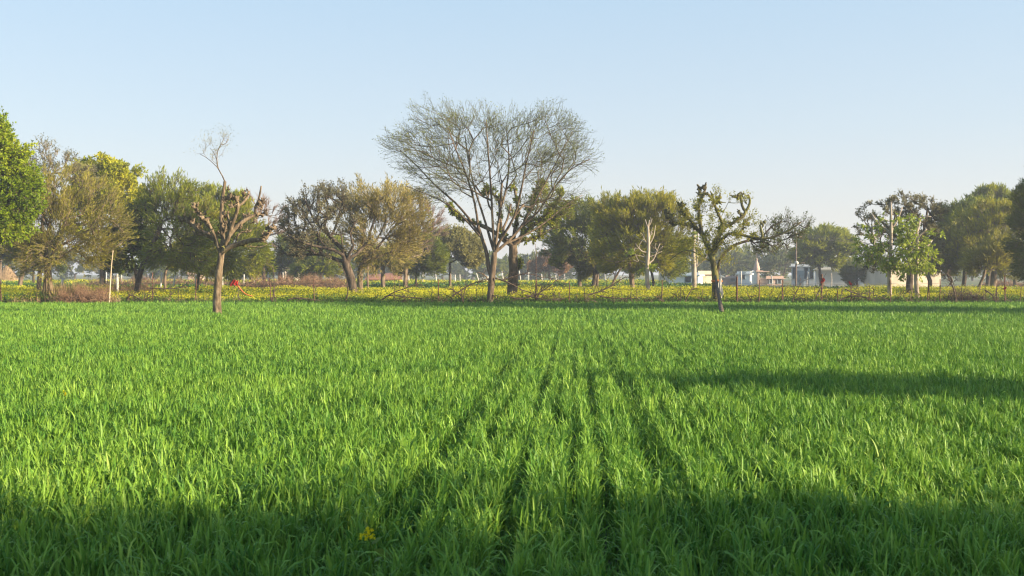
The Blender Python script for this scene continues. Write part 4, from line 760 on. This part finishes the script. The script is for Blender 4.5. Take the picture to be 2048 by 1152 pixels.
M['orange_wood'] = noise_mat('orange_branch', [(.35, .10, .03), (.55, .18, .05)], 5, .7)
stick('bent_branch', 'orange-red bent branch sagging right from under the red cloth', 'branch', [(470, 561), (476, 572), (486, 584), (495, 590), (505, 592)], .05, M['orange_wood'], 48.8)
cloth('red_cloth', 'crumpled red cloth hung on the fence right of the lopped field tree', 'cloth', (467, 560), .28, .26, M['red'], 48.6, 1); cloth('red_scarf', 'small red rag trailing beside the red cloth on the bent branch', 'cloth', (474, 561), .12, .22, M['red'], 48.65, 2)
cloth('white_cloth', 'long white cloth hanging from the right-hand lopped tree trunk', 'cloth', (1441, 556), .20, .85, M['white'], 48.7, 3, taper=.6)
g = G(); o = at(1434, 562, 49.1); t = np.linspace(0, 2 * math.pi, 13); g.tube(np.stack([o[0] + .24 * np.cos(t), o[1] + .05 + .24 * np.sin(t), o[2] + .02 * np.sin(3 * t)], 1), .05, 6, 0, .1, cap=False)
tag(g.build('orange_band', M['orange_wood'], None, o), 'orange band tied round the right-hand lopped tree trunk', 'band')
for (px, py, s, wh) in [(1646, 556, .16, 'on the tall rusty post before the round green tree'), (1700, 563, .12, 'on the branch before the wall shrub'), (2010, 573, .10, 'on the post at the far right')]:
    cloth('red_rag', 'small red rag tied ' + wh, 'rag', (px, py), s, s * 1.5, M['red'], FY - .12, px, 'red rags tied to the wire fence')

# flower in the foreground
petal = leaf_mat('mustard_petal', [(.72, .62, .01), (.85, .74, .02)], .4, .6, .2)
def mustard_plant(name, label, px, top, Y, heads, leafy):
    g = G(); b = np.random.default_rng(px); o = gp(px, Y); tip = at(px - 4, top, Y); P = smooth_line(np.array([o + [.03, 0, 0], o + (tip - o) * .5 + [.02, 0, 0], tip]), .04); root = empty(name, o, label, 'flower')
    g.tube(P, np.linspace(.006, .003, len(P)), 5); g.build('stem', ml, root, o)
    if heads:
        g = G()
        for (dx, dz) in heads:
            c_ = tip + [dx, 0, dz]
            for _ in range(9):
                cc = c_ + b.normal(0, .009, 3); a0 = b.uniform(0, 3)
                for k in range(4): g.leaves(cc[None], unit(np.array([[math.cos(a0 + k * 1.57), -.3, math.sin(a0 + k * 1.57) + .2]])), .0115, .0105, 0)
        g.build('blossom', petal, root, o)
    for _ in range(leafy):
        g = G(); i = b.integers(len(P) // 3, len(P)); d = unit(b.normal(size=(1, 3)) + [0, 0, .8]); g.leaves(P[i][None], d, b.uniform(.05, .11), .045, 0); g.build('leaf', ml, root, o)
mustard_plant('mustard_flower', 'single yellow mustard flower poking up in the shaded foreground wheat', 742, 1070, 5.0, [(0, .02), (-.022, -.002), (.006, -.006)], 4)
mustard_plant('mustard_seedling', 'leafy mustard plant without blossom right of the yellow flower', 778, 1112, 4.95, [], 14)
mustard_plant('mustard_bloom', 'tiny yellow flower in the sunlit wheat at the left', 131, 788, 12.0, [(0, .02), (.02, 0)], 4)

# ------------------------------------------------------------------ buildings
def wallmat(name, col): return noise_mat(name, [tuple(x * .72 for x in col), col, tuple(min(1, x * 1.1) for x in col)], .9, .9, (1, 1, .35), .15, detail=8)
M['cream'] = wallmat('limewash_cream', (.66, .56, .42)); M['white_wall'] = wallmat('limewash_white', (.80, .80, .78)); M['pink'] = wallmat('limewash_pink', (.46, .33, .27))
M['glass'] = plain('dark_window', (.05, .06, .07), .3); M['frame'] = plain('painted_frame', (.30, .36, .38)); M['roofred'] = noise_mat('clay_tiles', [(.17, .07, .045), (.30, .13, .08), (.38, .21, .14)], 2.5, .85, (1, 4, 1), .3)
M['thatch'] = noise_mat('thatch_straw', [(.10, .065, .035), (.20, .135, .075), (.32, .23, .13)], 3, .95, (2, 2, .6), .7)
def house(name, label, px0, px1, top, Y, depth, rot, mat, windows=(), door=(), roof=True):
    """px0..px1: picture span of the front face; rot turns the front about its left end; windows: (u, z, w, h) along the front"""
    x0 = gx(px0, Y); x1 = gx(px1, Y); c, s = math.cos(rot), math.sin(rot)
    t = (px1 - 1024) / F; Ln = (t * Y - x0) / (c - t * s)          # length so that the far end projects at px1
    h = EYE - (top - 546) / F * Y; o = np.array([x0, Y, 0.]); ux = np.array([c, s, 0]); uy = np.array([-s, c, 0])
    root = empty(name, o, label, 'building')
    g = G(); g.box(o + ux * Ln / 2 + uy * depth / 2, Ln, depth, h, rot); g.build('wall', mat, root, o, smooth=False)
    if roof:
        g = G(); g.box(o + ux * Ln / 2 + uy * depth / 2 + [0, 0, h + .002], Ln + .5, depth + .5, .14, rot); g.box(o + ux * Ln / 2 + uy * .12 + [0, 0, h + .143], Ln + .2, .18, .28, rot); g.build('roof', mat, root, o, smooth=False)
    for (u, z, w_, hh) in windows:
        g = G(); q = o + ux * (u * Ln) + [0, 0, z]
        for (a, b_, sx_, sz_) in [(-w_ / 2, 0, .08, hh), (w_ / 2, 0, .08, hh), (0, 0, w_ + .2, .08), (0, hh, w_ + .3, .09)]: g.box(q + ux * a - uy * .05 + [0, 0, b_], sx_, .1 + .02 * (sz_ < .1), sz_, rot)
        wn = g.build('window', M['frame'], root, o, smooth=False)
        g = G(); g.box(q - uy * .02 + [0, 0, .02], w_ - .06, .05, hh, rot); g.build('pane', M['glass'], wn, o, smooth=False)
        wn.children[0].location = (0, 0, 0)
    for (u, w_, hh) in door:
        g = G(); g.box(o + ux * (u * Ln) - uy * .03 + [0, 0, .01], w_, .07, hh, rot); g.build('door', M['frame'], root, o, smooth=False)
    return root
house('white_house', 'pale blue-white house in shade with a row of dark windows behind the utility pole', 1583, 1630, 534, 128, 6, R(-16), M['white_wall'], [(.12, .9, .5, 1.5), (.62, .9, .5, 1.5), (.85, .9, .5, 1.5)], [(.38, .8, 2.0)])
house('long_wall_house', 'long low whitewashed house wall in shade with one dark window', 1632, 1781, 541, 122, 3.5, R(-15), M['white_wall'], [(.80, .9, .7, 1.2)])
house('sunlit_house', 'plain cream house wall in full sun behind the pale pair of trunks', 1781, 1882, 536, 105, 6, R(6), M['cream'])
house('cream_house', 'small cream flat-roofed house behind the pale twin-stemmed tree', 1345, 1386, 538, 122, 6, R(8), M['cream'], [(.55, 1.2, .7, .8)])
house('shed', 'low shaded whitewashed shed in front of the small cream house', 1338, 1396, 552, 112, 3, R(-20), M['white_wall'], [(.66, .6, .7, .7)])
house('lit_annex', 'low sunlit cream annex left of the right-hand lopped tree', 1398, 1428, 549, 114, 3, R(6), M['cream'])
house('cabin', 'tiny white flat-roofed cabin with one dark window left of the shrine', 1475, 1500, 549, 140, 3, R(-18), M['white_wall'], [(.42, .8, .6, .9)])
house('pink_hut', 'low pinkish hut wall left of the tiny white cabin', 1453, 1474, 557, 142, 3, R(4), M['pink'], [(.6, .5, .6, .5)])
house('orange_wall', 'low orange-lit house wall between the shrine and the utility pole', 1534, 1566, 558, 138, 3, R(4), M['pink'], [(.25, .2, .5, .7), (.75, .2, .5, .7)])
house('far_cottage', 'pale cottage glimpsed behind the dry hedge left of the gnarled tree', 570, 592, 540, 150, 5, R(5), M['cream'], [(.5, 1.2, .7, .8)])
house('flat_hut', 'low pale hut far behind the lopped field tree', 376, 398, 549, 160, 4, R(5), M['pink'])
# red tiled house
o = gp(735, 130); root = empty('red_roof_house', o, 'low house with a sloping red tiled roof below the broad tan tree', 'building'); L_r = gx(808, 130) - o[0]
g = G(); g.box(o + [L_r / 2, 2, 0], L_r, 4, .95); g.build('wall', M['pink'], root, o, smooth=False)
g = G(); e, rd = .3, 1.95
P = o + np.array([[-e, -.4, .9], [L_r + e, -.4, .9], [L_r + e, 2, rd], [-e, 2, rd - .5], [L_r + e, 4.4, .9], [-e, 4.4, .9], [-e, -.4, .8], [L_r + e, -.4, .8], [L_r + e, 4.4, .8], [-e, 4.4, .8]])
g.add(P, [[0, 1, 2, 3], [3, 2, 4, 5], [0, 6, 7, 1], [1, 7, 8, 4], [6, 9, 8, 7], [0, 3, 5, 9]]); g.build('roof', M['roofred'], root, o, smooth=False)
g = G(); g.box(o + [L_r * .72, -.03, 0], .9, .06, .8); g.build('door', M['glass'], root, o, smooth=False)
# shrine
o = gp(1512, 150); root = empty('shrine', o, 'small pink shrine with a tapering tower and projecting canopy beyond the mustard', 'shrine'); k = 150 / F
g = G(); g.box(o + [-.35, 1.2, 0], 1.1, 2.0, EYE + .3); g.build('wall', M['white_wall'], root, o, smooth=False)
g = G(); g.box(o + [.35, 0, 0], .3, .3, EYE + .15); g.build('pillar', M['pink'], root, o, smooth=False)
g = G(); g.box(o + [.95, .6, EYE + .153], 2.0, 1.8, .12); g.box(o + [.55, .6, EYE + .275], 1.1, 1.1, .12); g.build('canopy', M['pink'], root, o, smooth=False)
g = G(); zz = np.array([0, .25, .5, .8, 1.1, 1.4, 1.6]); g.tube(np.stack([o[0] + .25 + 0 * zz, o[1] + .6 + 0 * zz, EYE + .4 + zz], 1), [.42, .48, .42, .34, .24, .13, .09], 8); g.blob(o + [.25, .6, EYE + 2.1], .12); g.tube([o + [.25, .6, EYE + 2.1], o + [.25, .6, EYE + 2.9], o + [.25, .6, EYE + 3.5]], .025, 5)
g.build('tower', M['pink'], root, o)
# haystack and hut
def haystack(name, label, px, Y, r, h, mat):
    o = gp(px, Y); g = G(); a = np.linspace(0, 2 * math.pi, 21)[:-1]; prof = [(1, 0), (1.03, .12), (1.0, .3), (.8, .5), (.55, .72), (.3, .9), (.06, 1)]; b = np.random.default_rng(px + 300)
    V = np.array([[np.cos(t) * r * pr * (1 + b.normal(0, .03)), np.sin(t) * r * pr, z * h * (1 + b.normal(0, .02))] for pr, z in prof for t in a]) + o; i = np.arange(20); j = (i + 1) % 20
    g.add(V, np.concatenate([np.stack([i, j, j + 20, i + 20], 1) + n_ * 20 for n_ in range(len(prof) - 1)])); N = 500; i0 = b.integers(0, len(V), N)
    g.leaves(V[i0] + b.normal(0, .05, (N, 3)), unit((V[i0] - o) * [1, 1, 0] + [0, 0, -.6]), .3, .05, 0); return tag(g.build(name, mat, None, o), label, 'haystack')
haystack('haystack', 'straw haystack at the left edge behind the mustard', 13, 125, 1.45, 2.6, M['thatch'])
# utility poles and wires
def pole(name, label, px, base_py, top_py, Y, lamp=None):
    o = gp(px, Y); h = EYE - (top_py - 546) / F * Y; root = empty(name, o, label, 'utility pole'); g = G(); g.tube([o, o + [0, 0, h / 2], o + [0, 0, h]], [.12, .1, .08], 7); g.build('shaft', M['wood_pole'], root, o)
    g = G(); g.box(o + [0, 0, h - .35], 1.3, .09, .09); g.build('crossarm', M['wood_pole'], root, o)
    for dx in (-.55, 0, .55):
        g = G(); g.tube([o + [dx, 0, h - .258 if dx else h], o + [dx, 0, h - .12 if dx else h + .14]], [.05, .035], 6); g.build('insulator', M['stone'], root, o)
    if lamp: g = G(); z = EYE - (lamp - 546) / F * Y; g.blob(o + [0, -.2, z], .22, 0, 4, .02); g.build('lamp_globe', M['stone'], root, o); g = G(); g.tube([o + [0, 0, z - .1], o + [.5, 0, z], o + [1.0, 0, z + .02]], .03, 5); g.build('bracket', M['wood_pole'], root, o)
    return o, h
M['wood_pole'] = noise_mat('weathered_pole', [(.10, .07, .06), (.20, .15, .12)], 4, .9)
o1, h1 = pole('utility_pole', 'tall thin utility pole with a white lamp globe before the white house', 1592, 575, 468, 112, 526)
o2, h2 = pole('utility_pole', 'utility pole hidden among the trees beyond the right edge', 2095, 575, 468, 118)
g = G()
for dx, dz in ((-.55, -.12), (0, .14), (.55, -.12)):
    s = np.linspace(0, 1, 25)[:, None]; A = o1 + [dx, 0, h1 + dz]; B = o2 + [dx, 0, h2 + dz]; P = A + (B - A) * s; P[:, 2] -= (1.2 * 4 * s * (1 - s))[:, 0]; g.segs(P[:-1], P[1:], .014, .014, 3)
tag(g.build('power_line', M['wire'], None, o1), 'thin power line strung right from the utility pole', 'power line')
stick('thin_iron_pole', 'very tall thin dark pole rising from the fence right of the thick pollard', 'pole', [(1072, 600), (1072, 560), (1072, 520), (1071, 488)], .022, M['rust'], FY + .1)
# mound under the twin-stemmed tree
o = gp(1388, 78); g = G(); g.blob(o + [0, 0, -.05], np.array([1.7, 1.2, .28]), 0, 6, .12); tag(g.build('earth_mound', M['brush_red'], None, o), 'bare earth mound round the foot of the pale twin-stemmed tree', 'mound')

# ------------------------------------------------------------------ haze
me = bpy.data.meshes.new('haze'); s_ = 950
me.from_pydata([(x, y, z) for z in (-1.2, 14.0) for y in (-s_, s_) for x in (-s_, s_)], [], [(0, 2, 3, 1), (4, 5, 7, 6), (0, 1, 5, 4), (2, 6, 7, 3), (0, 4, 6, 2), (1, 3, 7, 5)])
hz = bpy.data.objects.new('haze', me); sc.collection.objects.link(hz); tag(hz, 'thin pale morning haze hanging over the fields', 'haze', kind='stuff')
m = bpy.data.materials.new('haze'); m.use_nodes = True; n = m.node_tree.nodes; n.remove(n['Principled BSDF'])
v = n.new('ShaderNodeVolumePrincipled'); v.inputs['Color'].default_value = (.80, .88, 1.0, 1); v.inputs['Density'].default_value = .0010; v.inputs['Anisotropy'].default_value = .2
m.node_tree.links.new(v.outputs[0], n['Material Output'].inputs['Volume']); me.materials.append(m)
